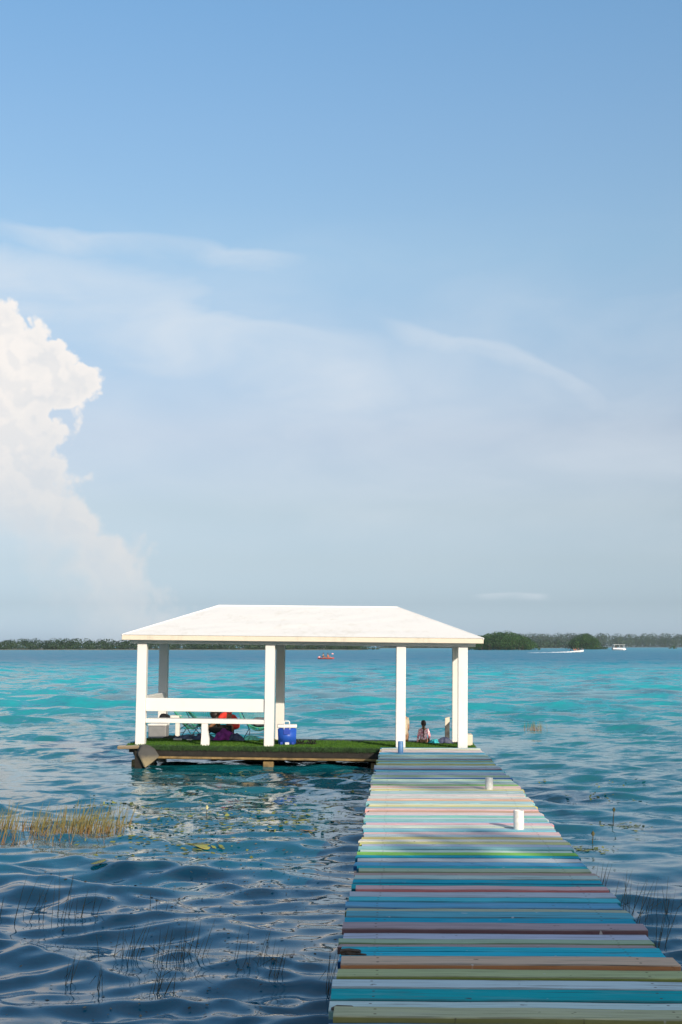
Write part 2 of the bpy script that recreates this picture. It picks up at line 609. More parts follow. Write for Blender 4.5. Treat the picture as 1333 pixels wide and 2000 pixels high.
M_mangrove = foliage_material('mangrove_leaves', (0.010, 0.038, 0.008), (0.042, 0.100, 0.018), 0.45, 0.16)
M_woods = foliage_material('far_woods_leaves', (0.010, 0.030, 0.012), (0.028, 0.056, 0.022), 0.25, 0.03)
M_shoretree = foliage_material('shore_tree_leaves', (0.03, 0.06, 0.015), (0.08, 0.12, 0.03), 0.6, 0.4)
M_bark = simple('bark', (0.11, 0.085, 0.06), 0.9, 0.3, 6.0, 0.8)
M_shore = simple('shore_soil', (0.16, 0.14, 0.10), 0.95, 0.2, 0.2)


def reed_material(name, base, top, z0, z1):
    m, t, bs = mat_new(name)
    geo = t.new('ShaderNodeNewGeometry')
    sp = t.new('ShaderNodeSeparateXYZ')
    t.link(geo.outputs['Position'], sp.inputs[0])
    f = t.smooth(t.math('ADD', sp.outputs[2], t.math('MULTIPLY', geo.outputs['Random Per Island'], 0.12)), z0, z1)
    c = t.mix(f, base, top)
    c = t.mix(t.math('MULTIPLY', geo.outputs['Random Per Island'], 0.5), c, (0.20, 0.17, 0.06))
    t.link(c, bs.inputs['Base Color'])
    bs.inputs['Roughness'].default_value = 0.6
    return m


M_reed = reed_material('reed_stem', (0.24, 0.10, 0.025), (0.17, 0.155, 0.045), 0.02, 0.20)
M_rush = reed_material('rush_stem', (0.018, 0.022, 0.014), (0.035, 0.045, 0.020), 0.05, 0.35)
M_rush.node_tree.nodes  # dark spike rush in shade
M_pad = simple('lily_pad_leaf', (0.22, 0.27, 0.07), 0.5, 0.25, 9.0, 0.2, col2=(0.30, 0.24, 0.06))
M_pad_o = simple('orange_lily_pad', (0.42, 0.20, 0.07), 0.5, 0.2, 9.0, 0.2)
M_weed = foliage_material('floating_weed', (0.045, 0.065, 0.020), (0.30, 0.32, 0.08), 0.7, 1.6)
M_debris = foliage_material('floating_debris', (0.02, 0.02, 0.015), (0.20, 0.17, 0.11), 0.8, 2.0)
M_bud = simple('bud', (0.62, 0.58, 0.30), 0.5, 0.15, 30.0)
M_skin = simple('skin', (0.42, 0.24, 0.15), 0.55, 0.08, 12.0)
M_skin_dark = simple('tanned_skin', (0.24, 0.115, 0.06), 0.55, 0.08, 12.0)
M_hair_dark = simple('dark_hair', (0.020, 0.012, 0.008), 0.5, 0.3, 60.0)
M_hair_brown = simple('brown_hair', (0.050, 0.022, 0.012), 0.5, 0.3, 60.0, col2=(0.02, 0.01, 0.006))
M_hair_fair = simple('fair_hair', (0.42, 0.25, 0.13), 0.55, 0.2, 60.0)
M_red = simple('red_cloth', (0.62, 0.035, 0.022), 0.75, 0.12, 9.0, 0.4)
M_black = simple('black_cloth', (0.014, 0.014, 0.017), 0.8, 0.2, 9.0, 0.4)
M_navy = simple('navy_cloth', (0.03, 0.04, 0.10), 0.85, 0.25, 14.0, 0.6, col2=(0.10, 0.11, 0.16))
M_greyblue = simple('greyblue_towel', (0.11, 0.13, 0.20), 0.9, 0.3, 14.0, 0.6)
M_darkgreen = simple('dark_olive_cloth', (0.035, 0.045, 0.035), 0.9, 0.3, 14.0, 0.6)
M_purple = simple('purple_cloth', (0.27, 0.035, 0.26), 0.85, 0.25, 12.0, 0.6)
M_tealcloth = simple('teal_cloth', (0.02, 0.13, 0.12), 0.85, 0.25, 12.0, 0.6)
M_turq = simple('turquoise_towel', (0.05, 0.46, 0.52), 0.85, 0.2, 14.0, 0.6)
M_beige = simple('beige_cloth', (0.52, 0.44, 0.32), 0.85, 0.15, 12.0, 0.4)
M_greycloth = simple('grey_cloth', (0.20, 0.20, 0.22), 0.85, 0.25, 12.0, 0.5)
M_paper = simple('white_paper', (0.70, 0.68, 0.62), 0.8, 0.08, 12.0)
M_blueplastic = simple('blue_plastic', (0.018, 0.085, 0.44), 0.38, 0.06, 8.0)
M_blueplastic2 = simple('blue_plastic_recess', (0.022, 0.06, 0.38), 0.4, 0.06, 8.0)
M_whiteplastic = simple('white_plastic', (0.76, 0.75, 0.72), 0.45, 0.06, 8.0)
M_greyplastic = simple('grey_white_plastic', (0.60, 0.61, 0.62), 0.5, 0.06, 8.0)
M_chest_shade = simple('shaded_chest_plastic', (0.24, 0.245, 0.25), 0.5, 0.06, 8.0)  # grey carries the shade on the white cooler box
M_mint = simple('mint_cord', (0.07, 0.42, 0.27), 0.45, 0.1, 15.0)
M_blackmetal = simple('black_metal', (0.012, 0.012, 0.013), 0.45, 0.1, 20.0)
M_black_rubber = simple('black_rubber', (0.012, 0.011, 0.010), 0.7, 0.2, 30.0)
M_boatwhite = simple('boat_white', (0.78, 0.78, 0.78), 0.3, 0.05, 2.0)
M_boatdark = simple('boat_dark', (0.025, 0.03, 0.04), 0.4, 0.1, 2.0)
M_orange = simple('orange_vest', (0.70, 0.10, 0.04), 0.7, 0.1, 10.0)
M_kayak = simple('red_kayak_plastic', (0.72, 0.10, 0.08), 0.4, 0.1, 3.0)
M_pinkplastic = simple('pink_paddle', (0.80, 0.36, 0.36), 0.4, 0.1, 3.0)
M_alu = simple('aluminium', (0.55, 0.56, 0.58), 0.35, 0.05, 4.0, metallic=0.7)


def shirt_material():
    m, t, bs = mat_new('pink_patterned_shirt')
    tcn = t.new('ShaderNodeTexCoord')
    v = t.new('ShaderNodeTexVoronoi')
    v.inputs['Scale'].default_value = 26.0
    t.link(tcn.outputs['Object'], v.inputs['Vector'])
    f = t.smooth(v.outputs['Distance'], 0.34, 0.44)
    c = t.mix(f, (0.74, 0.18, 0.26), (0.88, 0.58, 0.60))
    n = t.noise(tcn.outputs['Object'], 17.0, 2.0, 0.5).outputs[0]
    c = t.mix(t.smooth(n, 0.60, 0.68), c, (0.55, 0.07, 0.12))
    t.link(c, bs.inputs['Base Color'])
    bs.inputs['Roughness'].default_value = 0.8
    return m


M_shirt = shirt_material()


def foam_material():
    m, t, bs = mat_new('white_foam')
    bs.inputs['Base Color'].default_value = (0.82, 0.84, 0.85, 1)
    bs.inputs['Roughness'].default_value = 0.8
    return m


M_foam = foam_material()

# ------------------------------------------------------------------ lake water: real waves near, statistical ripples further out
WAVES = []
_w = np.random.default_rng(5)
for i in range(64):
    lam = 0.24 * (2.2 / 0.24) ** (_w.random() ** 1.25)
    th = R(90) + _w.normal(0, 0.50) + R(-12)
    k = 2 * math.pi / lam
    a = 0.0080 * lam ** 0.66 * _w.uniform(0.5, 1.3)
    if lam > 1.5:
        a *= 0.75
    WAVES.append((lam, k * math.cos(th), k * math.sin(th), a, _w.uniform(0, 2 * math.pi)))


SWELL = []
for i in range(26):
    lam = 2.2 * (7.0 / 2.2) ** _w.random()
    th = R(90) + _w.normal(0, 0.42) + R(-12)
    k = 2 * math.pi / lam
    SWELL.append((lam, k * math.cos(th), k * math.sin(th), 0.0085 * lam ** 0.8 * _w.uniform(0.5, 1.3), _w.uniform(0, 2 * math.pi)))


def wave_height(x, y, dyfun=None, horiz=False):
    """height (and sideways crowding) of the chop at x, y"""
    x = np.asarray(x, float)
    y = np.asarray(y, float)
    z = np.zeros_like(x)
    sx = np.zeros_like(x)
    sy = np.zeros_like(x)
    # gustiness: patches of stronger and weaker chop
    gust = 0.85 + 0.30 * np.sin(0.35 * x + 1.0) * np.sin(0.28 * y + 0.4) + 0.2 * np.sin(0.9 * x - 0.6 * y)
    for lam, kx, ky, a, ph in WAVES:
        if dyfun is not None:
            att = np.clip((lam / np.maximum(dyfun, 1e-6) - 3.0) / 3.0, 0, 1)
        else:
            att = 1.0
        p = kx * x + ky * y + ph
        k = math.hypot(kx, ky)
        z += a * att * np.sin(p)
        q = 0.85 * a * att * np.cos(p) / k
        sx += q * kx
        sy += q * ky
    z *= gust
    gust = 1.0
    out = np.clip((y - 20.0) / 32.0, 0, 1)      # the open lagoon beyond the weed bed carries longer chop
    for lam, kx, ky, a, ph in SWELL:
        att = np.clip((lam / np.maximum(dyfun, 1e-6) - 2.6) / 2.0, 0, 1) if dyfun is not None else 1.0
        p = kx * x + ky * y + ph
        k = math.hypot(kx, ky)
        z = z + a * att * out * np.sin(p)
        q = 0.8 * a * att * out * np.cos(p) / k
        sx += q * kx
        sy += q * ky
    if horiz:
        return z * gust, sx * gust, sy * gust
    return z * gust


def build_water():
    ys = [-150.0, -40.0, 0.0, 3.0]
    y = 6.0
    while y < 300.0:
        ys.append(y)
        y *= 1.0052
    nd = len(ys)
    while y < 4300.0:
        ys.append(y)
        y *= 1.12
    ys.append(4300.0)
    ts = [-60, -12, -4, -1.6, -0.8] + list(np.linspace(-0.42, 0.42, 521)) + [0.8, 1.6, 4, 12, 60]
    ys = np.array(ys)
    ts = np.array(ts)
    Y, T = np.meshgrid(ys, ts, indexing='ij')
    wid = np.maximum(Y, 6.0)
    X = np.clip(T * wid, -3300, 3300)
    edge = np.clip((0.42 - np.abs(T)) / 0.08, 0, 1)
    nearfade = np.clip((Y - 6.0) / 0.8, 0, 1)
    farfade = np.clip((300.0 - Y) / 150.0, 0, 1)
    amp = edge * nearfade * farfade
    dy = np.maximum(Y * 0.0052, 0.02)
    Z, SX, SY = wave_height(X, Y, dy, True)
    X2 = X + SX * amp
    Y2 = Y + SY * amp
    Z = Z * amp
    n0, n1 = X.shape
    co = np.stack([X2, Y2, Z], -1).reshape(-1, 3)
    idx = np.arange(n0 * n1).reshape(n0, n1)
    q = np.stack([idx[:-1, :-1], idx[:-1, 1:], idx[1:, 1:], idx[1:, :-1]], -1).reshape(-1, 4)
    me = bpy.data.meshes.new('lake_water')
    me.vertices.add(len(co))
    me.vertices.foreach_set('co', co.ravel())
    me.loops.add(q.size)
    me.loops.foreach_set('vertex_index', q.ravel())
    me.polygons.add(len(q))
    me.polygons.foreach_set('loop_start', np.arange(len(q)) * 4)
    me.polygons.foreach_set('loop_total', np.full(len(q), 4))
    me.polygons.foreach_set('use_smooth', np.ones(len(q), bool))
    me.update(calc_edges=True)
    m, t, bs = mat_new('lake_water')
    geo = t.new('ShaderNodeNewGeometry')
    p = geo.outputs['Position']
    sp = t.new('ShaderNodeSeparateXYZ')
    t.link(p, sp.inputs[0])
    # the lagoon's depth zones: dark weed bed near the shore, pale sand bar, deep channel, far shallows
    n1_ = t.noise(p, 0.045, 4.0, 0.55).outputs[0]
    n2_ = t.noise(p, 0.35, 4.0, 0.6).outputs[0]
    yy = t.math('MAXIMUM', sp.outputs[1], 1.0)
    lg = t.math('LOGARITHM', yy, 10.0)
    lg = t.math('ADD', lg, t.math('MULTIPLY', t.math('SUBTRACT', n1_, 0.5), 0.22))
    lg = t.math('ADD', lg, t.math('MULTIPLY', t.math('SUBTRACT', n2_, 0.5), 0.10))
    fac = t.maprange(lg, 0.9, 2.95, 0.0, 1.0)
    col = t.ramp(fac, WATER_STOPS)
    t.link(col, bs.inputs['Base Color'])
    t.link(t.math('ADD', 0.04, t.math('ADD', t.math('MULTIPLY', t.smooth(lg, 1.45, 1.9), 0.14), t.math('MULTIPLY', t.smooth(lg, 1.9, 2.5), 0.20))), bs.inputs['Roughness'])
    bs.inputs['IOR'].default_value = 1.333
    bs.inputs['Specular IOR Level'].default_value = 0.5
    # ripples as a spread of slopes: fine on the near waves, all the chop further out
    far = t.smooth(lg, 1.38, 1.85)
    mid = t.smooth(lg, 1.08, 1.40)

    def ripple(sx, sy, sc, det, rough):
        mp_ = t.new('ShaderNodeMapping')
        mp_.inputs['Scale'].default_value = (sx, sy, 1.0)
        mp_.inputs['Rotation'].default_value = (0, 0, R(-9))
        t.link(p, mp_.inputs[0])
        return t.vmath('SUBTRACT', t.noise(mp_.outputs[0], sc, det, rough, 0.15).outputs['Color'], (0.5, 0.5, 0.5))

    def scale(v, s):
        nd = t.new('ShaderNodeVectorMath')
        nd.operation = 'SCALE'
        t.link(v, nd.inputs[0])
        t.val(nd.inputs['Scale'], s)
        return nd.outputs[0]
    va = ripple(0.6, 1.0, 8.0, 3.0, 0.55)
    vm = ripple(0.55, 1.0, 2.6, 3.0, 0.6)
    vb = ripple(0.5, 1.0, 1.0, 3.0, 0.62)
    vc = ripple(0.85, 0.8, 0.30, 5.0, 0.72)
    calm = t.smooth(t.noise(p, 0.5, 3.0, 0.5).outputs[0], 0.40, 0.62)
    amp_a = t.math('ADD', t.math('ADD', 0.03, t.math('MULTIPLY', calm, 0.10)), t.math('MULTIPLY', mid, 0.22))
    amp_m = t.math('ADD', t.math('ADD', t.math('MULTIPLY', mid, 0.50), t.math('MULTIPLY', far, 0.3)), t.math('ADD', 0.06, t.math('MULTIPLY', calm, 0.30)))
    tot = t.vmath('ADD', t.vmath('ADD', scale(va, amp_a), scale(vm, amp_m)),
                  t.vmath('ADD', scale(vb, t.math('MULTIPLY', far, 1.0)), scale(vc, t.math('MULTIPLY', far, 1.8))))
    flat = t.vmath('MULTIPLY', tot, (0.8, 1.0, 0.0))
    nrm = t.vmath('NORMALIZE', t.vmath('ADD', geo.outputs['Normal'], flat))
    t.link(nrm, bs.inputs['Normal'])
    me.materials.append(m)
    o = bpy.data.objects.new('lake_water', me)
    COL.objects.link(o)
    return tag(o, 'rippled lagoon water, dark blue near the pier and turquoise farther out', kind='structure')


WATER_STOPS = [(0.00, (0.0, 0.082, 0.145)), (0.12, (0.0, 0.088, 0.150)), (0.20, (0.001, 0.095, 0.135)), (0.28, (0.005, 0.125, 0.150)), (0.34, (0.009, 0.195, 0.215)),
               (0.41, (0.014, 0.28, 0.32)), (0.50, (0.024, 0.33, 0.38)), (0.59, (0.022, 0.33, 0.39)), (0.66, (0.012, 0.24, 0.33)), (0.74, (0.007, 0.17, 0.28)),
               (0.86, (0.007, 0.18, 0.29)), (1.0, (0.02, 0.24, 0.33))]
build_water()

# ------------------------------------------------------------------ far shore land
bm = bm_new()
for (x0, x1, y0, y1) in ((-900, -20, 822, 1400), (-20, 190, 1500, 2100), (180, 1900, 2235, 3200)):
    box(bm, ((x0 + x1) / 2, (y0 + y1) / 2, -0.2), (x1 - x0, y1 - y0, 0.9))
tag(obj('far_shore', bm, M_shore), 'low far shore across the lagoon', kind='structure')


# ------------------------------------------------------------------ foliage from small leaf clumps
def leaf_quads(centres, normals, sizes, seed=1, scatter=0.55):
    """one small bent leaf-clump face per centre"""
    g = np.random.default_rng(seed)
    n = len(centres)
    nr = normals + g.normal(0, scatter, (n, 3))
    nr /= np.linalg.norm(nr, axis=1, keepdims=True) + 1e-9
    ref = g.normal(0, 1, (n, 3))
    u = np.cross(nr, ref)
    u /= np.linalg.norm(u, axis=1, keepdims=True) + 1e-9
    v = np.cross(nr, u)
    s = sizes[:, None]
    a = centres - u * s * 0.5
    b = centres + v * s * 0.33 + nr * s * 0.08
    c = centres + u * s * 0.5
    d = centres - v * s * 0.33 + nr * s * 0.08
    co = np.stack([a, b, c, d], 1).reshape(-1, 3)
    return co


def quads_mesh(name, co, mat):
    n = len(co) // 4
    me = bpy.data.meshes.new(name)
    me.vertices.add(len(co))
    me.vertices.foreach_set('co', np.ascontiguousarray(co, dtype=np.float32).ravel())
    me.loops.add(len(co))
    me.loops.foreach_set('vertex_index', np.arange(len(co)))
    me.polygons.add(n)
    me.polygons.foreach_set('loop_start', np.arange(n) * 4)
    me.polygons.foreach_set('loop_total', np.full(n, 4))
    me.update(calc_edges=True)
    me.materials.append(mat)
    return me


def crown_points(c, r, n, g, zmin=None):
    d = g.normal(0, 1, (n, 3))
    d /= np.linalg.norm(d, axis=1, keepdims=True)
    rad = 1.0 - np.abs(g.normal(0, 0.10, (n, 1)))
    p = np.array(c) + d * rad * np.array(r)
    if zmin is not None:
        k = p[:, 2] > zmin
        p, d = p[k], d[k]
    return p, d


def mass(crowns, density, leaf, seed, zmin, scatter=0.55):
    g = np.random.default_rng(seed)
    P, D, S = [], [], []
    for c, r in crowns:
        n = int(density * (r[0] * r[2] + r[1] * r[2] + r[0] * r[1]) / (leaf * leaf)) + 20
        p, d = crown_points(c, r, n, g, zmin)
        P.append(p)
        D.append(d)
        S.append(g.uniform(0.6, 1.3, len(p)) * leaf)
    return leaf_quads(np.concatenate(P), np.concatenate(D), np.concatenate(S), seed, scatter)


def island(name, cx, cy, length, depth, height, n, seed, label, cat, leaf, profile, group=None):
    """a mangrove thicket rising straight out of the water: many crowns on stilt roots"""
    g = random.Random(seed)
    root = empty(name, (cx, cy, 0), label=label, cat=cat, group=group)
    crowns = []
    for i in range(n):
        t = g.uniform(-1, 1)
        s = g.uniform(-1, 1)
        if t * t + s * s > 1:
            continue
        h = profile(t) * height * (1 - 0.25 * s * s) * g.uniform(0.82, 1.04)
        rr = g.uniform(0.075, 0.14) * length * 0.5 + height * 0.12
        rr = min(rr, h * 0.62)
        crowns.append(((t * length * 0.5 - t * rr * 0.8, s * depth * 0.5, h - rr * 0.82), (rr * g.uniform(0.9, 1.3), rr, rr * 0.85)))
        if h > rr * 2:
            crowns.append(((t * length * 0.5 - t * rr * 0.8 + g.uniform(-1, 1) * rr * .5, s * depth * 0.5 - rr * .3, h * 0.38), (rr * 1.15, rr, h * 0.40)))
    me = quads_mesh('crown', mass(crowns, 3.0, leaf, seed, 0.15), M_mangrove)
    o = bpy.data.objects.new('crown', me)
    COL.objects.link(o)
    o.parent = root
    for i in range(int(length * 0.5) + 3):
        bm = bm_new()
        t = g.uniform(-0.97, 0.97)
        s = math.sqrt(max(0, 1 - t * t))
        x = t * length * 0.5
        y = -s * depth * 0.42 + g.uniform(0, 3)
        tube(bm, [(x, y, -0.5), (x + g.uniform(-.4, .4), y + .3, 1.2), (x + g.uniform(-.8, .8), y + 1.2, profile(t) * height * 0.45)], [0.14, 0.11, 0.06], 5)
        obj('trunk', bm, M_bark, root)
    return root


pr1 = lambda t: (1 - abs(t) ** 4.5) * (0.93 + 0.07 * math.sin(5 * t + 1)) * (0.86 + 0.14 * (1 - abs(t - 0.15)))
pr2 = lambda t: (1 - abs(t) ** 2.2) * 0.97 + 0.03
island('mangrove_thicket', 58.5, 815, 47, 30, 11.6, 90, 3, 'large dark green mangrove island beside the right end of the white roof', 'mangrove island', 0.55, pr1)
island('mangrove_thicket', 124.5, 955, 27, 20, 10.8, 60, 4, 'smaller domed mangrove island to the left of the pontoon boat', 'mangrove island', 0.55, pr2)
island('mangrove_bush', 137.5, 950, 12, 8, 2.2, 14, 9, 'low olive green bush trailing off the right foot of the smaller mangrove island', 'bush', 0.5, pr2)
island('mangrove_bush', 221, 1152, 6.5, 4, 2.9, 10, 5, 'small dark mangrove bush alone in the water near the right edge', 'bush', 0.5, pr2)
island('mangrove_bush', -31.5, 884, 8, 4, 1.6, 8, 6, 'low mangrove bush on the far water just right of the kayak', 'bush', 0.5, pr2)
island('mangrove_bush', -12.6, 884, 6, 4, 1.5, 8, 8, 'low mangrove bush on the far water just left of the third front column', 'bush', 0.5, pr2)


def woods(specs, seed):
    g = random.Random(seed)
    crowns = []
    for x0, x1, y0, y1, h0, h1, step, rr0, rr1 in specs:
        x = x0
        while x < x1:
            f = (x - x0) / (x1 - x0)
            hm = h0 + (h1 - h0) * f
            for row in range(3):
                h = hm * (0.66 + 0.17 * row) * g.uniform(0.93, 1.03)
                r = g.uniform(rr0, rr1)
                if g.random() < 0.03 and row == 2:
                    h *= 1.10
                crowns.append(((x + g.uniform(-step, step), y0 + (y1 - y0) * row / 3 + g.uniform(0, 10), h - r * 0.8), (r * g.uniform(1.0, 1.6), r * 1.1, r)))
                crowns.append(((x + g.uniform(-step, step), y0 + (y1 - y0) * row / 3, h * 0.42), (r * 1.3, r, h * 0.45)))
            x += step * g.uniform(0.7, 1.3)
    return crowns


cr = woods([(-640, -15, 828, 900, 6.2, 6.8, 4.2, 2.1, 3.4)], 2)
co1 = mass(cr, 2.6, 0.8, 21, 0.0, 0.25)
cr = woods([(-10, 185, 1510, 1590, 8.5, 10.0, 8.0, 3.5, 5.5), (182, 1500, 2245, 2400, 22.5, 19.0, 9.0, 5.0, 8.5)], 4)
co2 = mass(cr, 2.8, 1.7, 22, 0.0, 0.25)
me = quads_mesh('far_woods', np.concatenate([co1, co2]), M_woods)
o = bpy.data.objects.new('far_woods', me)
COL.objects.link(o)
tag(o, 'continuous belt of hazy green woods along the far shore', kind='stuff')

# trees on the shore behind the viewer: they shade the near water and the near planks
def shore_trees():
    g = random.Random(12)
    crowns = []
    for i in range(46):
        x = -9 + i * 0.85 + g.uniform(-.4, .4)
        top = SHORE_TOP + g.uniform(-1.0, 0.35)
        r = g.uniform(1.3, 1.9)
        crowns.append(((x, -7 + g.uniform(-.5, .5), top - r), (r, r, r)))
        crowns.append(((x, -7 + g.uniform(-.5, .5), top - 2.0 * r), (r * 1.2, r, r * 1.0)))
    for i in range(84):
        x = -9 + i * 0.47
        r = g.uniform(1.0, 1.4)
        crowns.append(((x, -7.9 + g.uniform(-.4, .4), SHORE_TOP - 1.9 - g.uniform(0, 0.5)), (r, r, r)))
    # the tall umbrella crown whose shade crosses the far part of the pier
    for k in range(9):
        crowns.append(((TALL[0] + g.uniform(-1.6, 1.6), -7.0 + g.uniform(-1.0, 1.0), TALL[1] + g.uniform(-.55, .55)), (1.1, 1.1, 0.65)))
    P = mass(crowns, 9.0, 0.36, 33, 0.1)
    me_ = quads_mesh('shore_trees', P, M_shoretree)
    o_ = bpy.data.objects.new('shore_trees', me_)
    COL.objects.link(o_)
    bm_ = bm_new()
    for i in range(12):
        x = -8 + i * 3.2
        tube(bm_, [(x, -7, -0.5), (x + .2, -7, 3), (x + .1, -7.1, SHORE_TOP - 3)], [0.22, 0.17, 0.1], 7)
    tube(bm_, [(TALL[0] - .5, -7, -.5), (TALL[0] - .2, -7, 7), (TALL[0], -7, TALL[1])], [0.2, 0.15, 0.1], 7)
    me2 = bpy.data.meshes.new('t')
    bm_.to_mesh(me2)
    bm_.free()
    ob2 = bpy.data.objects.new('trunk', me2)
    me2.materials.append(M_bark)
    COL.objects.link(ob2)
    ob2.parent = o_
    tag(o_, 'belt of leafy shore trees shading the near end of the pier', kind='stuff')


SHORE_TOP = 10.1
TALL = (18.1, 14.15)
shore_trees()
bm = bm_new()
box(bm, (5, -32, -0.1), (140, 60, 0.7))
tag(obj('near_shore', bm, M_shore), 'bare soil shore where the pier starts', kind='structure')

# ------------------------------------------------------------------ pier of painted planks
DECK = 0.42
PLANKS = [(7.3,7.628,'blue'), (7.628,7.858,'sage_e'), (7.858,8.08,'white'), (8.08,8.352,'teal'), (8.352,8.559,'white'), (8.559,8.763,'sage_e'), (8.763,9.012,'orange_e'), (9.012,9.172,'blue'), (9.172,9.494,'sky'), (9.494,9.606,'mauve'), (9.606,9.755,'sage'), (9.755,9.961,'lav'), (9.961,10.212,'mauve_e'), (10.212,10.496,'teal2'), (10.496,10.735,'peri'), (10.735,10.88,'sage'), (10.88,11.116,'peri'), (11.116,11.305,'cyan'), (11.305,11.548,'greyw'), (11.548,11.74,'pink_e'), (11.74,11.99,'teal'), (11.99,12.172,'teal'), (12.172,12.386,'greyw'), (12.386,12.552,'mauve'), (12.552,12.751,'sage'), (12.751,12.942,'teal2'), (12.942,13.185,'peri'), (13.185,13.389,'lav'), (13.389,13.551,'teal'), (13.551,13.75,'green'), (13.75,13.921,'white'), (13.921,14.312,'aqua'), (14.312,14.649,'yellow'), (14.649,14.863,'olive'), (14.863,15.043,'lav'), (15.043,15.31,'pink'), (15.31,15.631,'aqua'), (15.631,15.808,'white'), (15.808,15.989,'pink'), (15.989,16.339,'sky2'), (16.339,16.557,'white'), (16.557,16.731,'aqua'), (16.731,17.038,'cream'), (17.038,17.41,'salmon'), (17.41,17.602,'lav'), (17.602,17.942,'yellow'), (17.942,18.206,'pblue'), (18.206,18.539,'salmon'), (18.539,19.112,'white'), (19.112,19.514,'aqua'), (19.514,19.933,'yellow'), (19.933,20.186,'pink'), (20.186,20.674,'green'), (20.674,20.868,'greyt'), (20.868,21.186,'white'), (21.186,21.432,'deep'), (21.432,21.598,'pblue'), (21.598,21.896,'sage'), (21.896,22.203,'lav'), (22.203,22.61,'pgreen'), (22.61,22.842,'teal2'), (22.842,23.225,'mauve'), (23.225,23.52,'pblue'), (23.52,23.978,'yolive'), (23.978,24.293,'sky2'), (24.293,24.617,'sage'), (24.617,24.837,'bteal'), (24.837,25.291,'mauve'), (25.291,25.582,'lav'), (25.582,26.064,'pgreen'), (26.064,26.437,'peri'), (26.437,27.018,'beige'), (27.018,27.556,'beige'), (27.556,27.875,'cyan')]
PAL = {
    'blue': (0.12, 0.32, 0.56), 'sage': (0.44, 0.52, 0.34), 'sage_e': (0.54, 0.58, 0.32), 'white': (0.68, 0.75, 0.73), 'teal': (0.0, 0.38, 0.50),
    'orange_e': (0.76, 0.53, 0.35), 'sky': (0.02, 0.48, 0.70), 'sky2': (0.36, 0.64, 0.72), 'mauve': (0.46, 0.35, 0.36), 'mauve_e': (0.47, 0.34, 0.35), 'lav': (0.52, 0.63, 0.64),
    'teal2': (0.01, 0.40, 0.56), 'peri': (0.12, 0.41, 0.60), 'cyan': (0.08, 0.48, 0.62), 'greyw': (0.52, 0.61, 0.62), 'pink_e': (0.70, 0.46, 0.52), 'pink': (0.80, 0.58, 0.56),
    'green': (0.28, 0.64, 0.12), 'aqua': (0.34, 0.68, 0.70), 'yellow': (0.84, 0.74, 0.28), 'olive': (0.62, 0.58, 0.24), 'cream': (0.82, 0.78, 0.70), 'salmon': (0.80, 0.50, 0.34),
    'pblue': (0.50, 0.66, 0.70), 'greyt': (0.30, 0.50, 0.52), 'deep': (0.03, 0.15, 0.42), 'pgreen': (0.50, 0.62, 0.54), 'yolive': (0.62, 0.58, 0.24), 'bteal': (0.10, 0.38, 0.50), 'beige': (0.70, 0.60, 0.46),
}
pier = empty('pier', (0.66, 7.0, DECK), label='long wooden pier of planks painted in faded rainbow colours leading to the white gazebo', cat='pier')


def plank_mesh(seed):
    """unit plank: x -1..1 (half length 1), y -.5...5, top at z 0, worn uneven edges"""
    g = random.Random(seed)
    n = 6
    vs, fs = [], []
    ex = [g.uniform(-0.012, 0.012) for _ in range(4)]
    for i in range(n + 1):
        x = -1 + 2 * i / n
        e0 = g.uniform(-0.022, 0.018)
        e1 = g.uniform(-0.018, 0.022)
        dz = g.uniform(-0.0025, 0.0025)
        sk = (ex[0], ex[1]) if i == 0 else ((ex[2], ex[3]) if i == n else (0, 0))
        vs += [(x + sk[0], -0.5 + e0, -0.006 + dz), (x + sk[0], -0.465 + e0, dz), (x + sk[1], 0.465 + e1, dz), (x + sk[1], 0.5 + e1, -0.006 + dz),
               (x + sk[1], 0.5 + e1, -0.045), (x + sk[0], -0.5 + e0, -0.045)]
    for i in range(n):
        a, b = i * 6, (i + 1) * 6
        for k in range(6):
            fs.append((a + k, b + k, b + (k + 1) % 6, a + (k + 1) % 6))
    fs.append((5, 4, 3, 2, 1, 0))
    fs.append(tuple(n * 6 + k for k in range(6)))
    me_ = bpy.data.meshes.new('plank')
    me_.from_pydata(vs, [], [tuple(reversed(f)) for f in fs])
    me_.materials.append(M_plank)
    me_.update()
    return me_


PM = [plank_mesh(s) for s in range(8)]
pg = random.Random(3)


def add_plank(y0, y1, key, x0, x1, dz, label=None):
    wdt = (y1 - y0) * 0.945
    o_ = bpy.data.objects.new('plank', pg.choice(PM))
    COL.objects.link(o_)
    o_.parent = pier
    o_.location = ((x0 + x1) / 2 - 0.66, (y0 + y1) / 2 - 7.0 - 0.0, dz)
    o_.scale = ((x1 - x0) / 2, wdt, 1.0)
    o_.rotation_euler = (R(pg.uniform(-0.7, 0.7)), R(pg.uniform(-0.12, 0.12)), R(0.55 + pg.uniform(-0.28, 0.28)))
    c = PAL[key]
    j = [pg.uniform(0.88, 1.10) for _ in range(3)]
    o_.color = (min(c[0] * j[0], .9), min(c[1] * j[1], .9), min(c[2] * j[2], .9), 1)
    if label:
        o_['label'] = label
    return o_


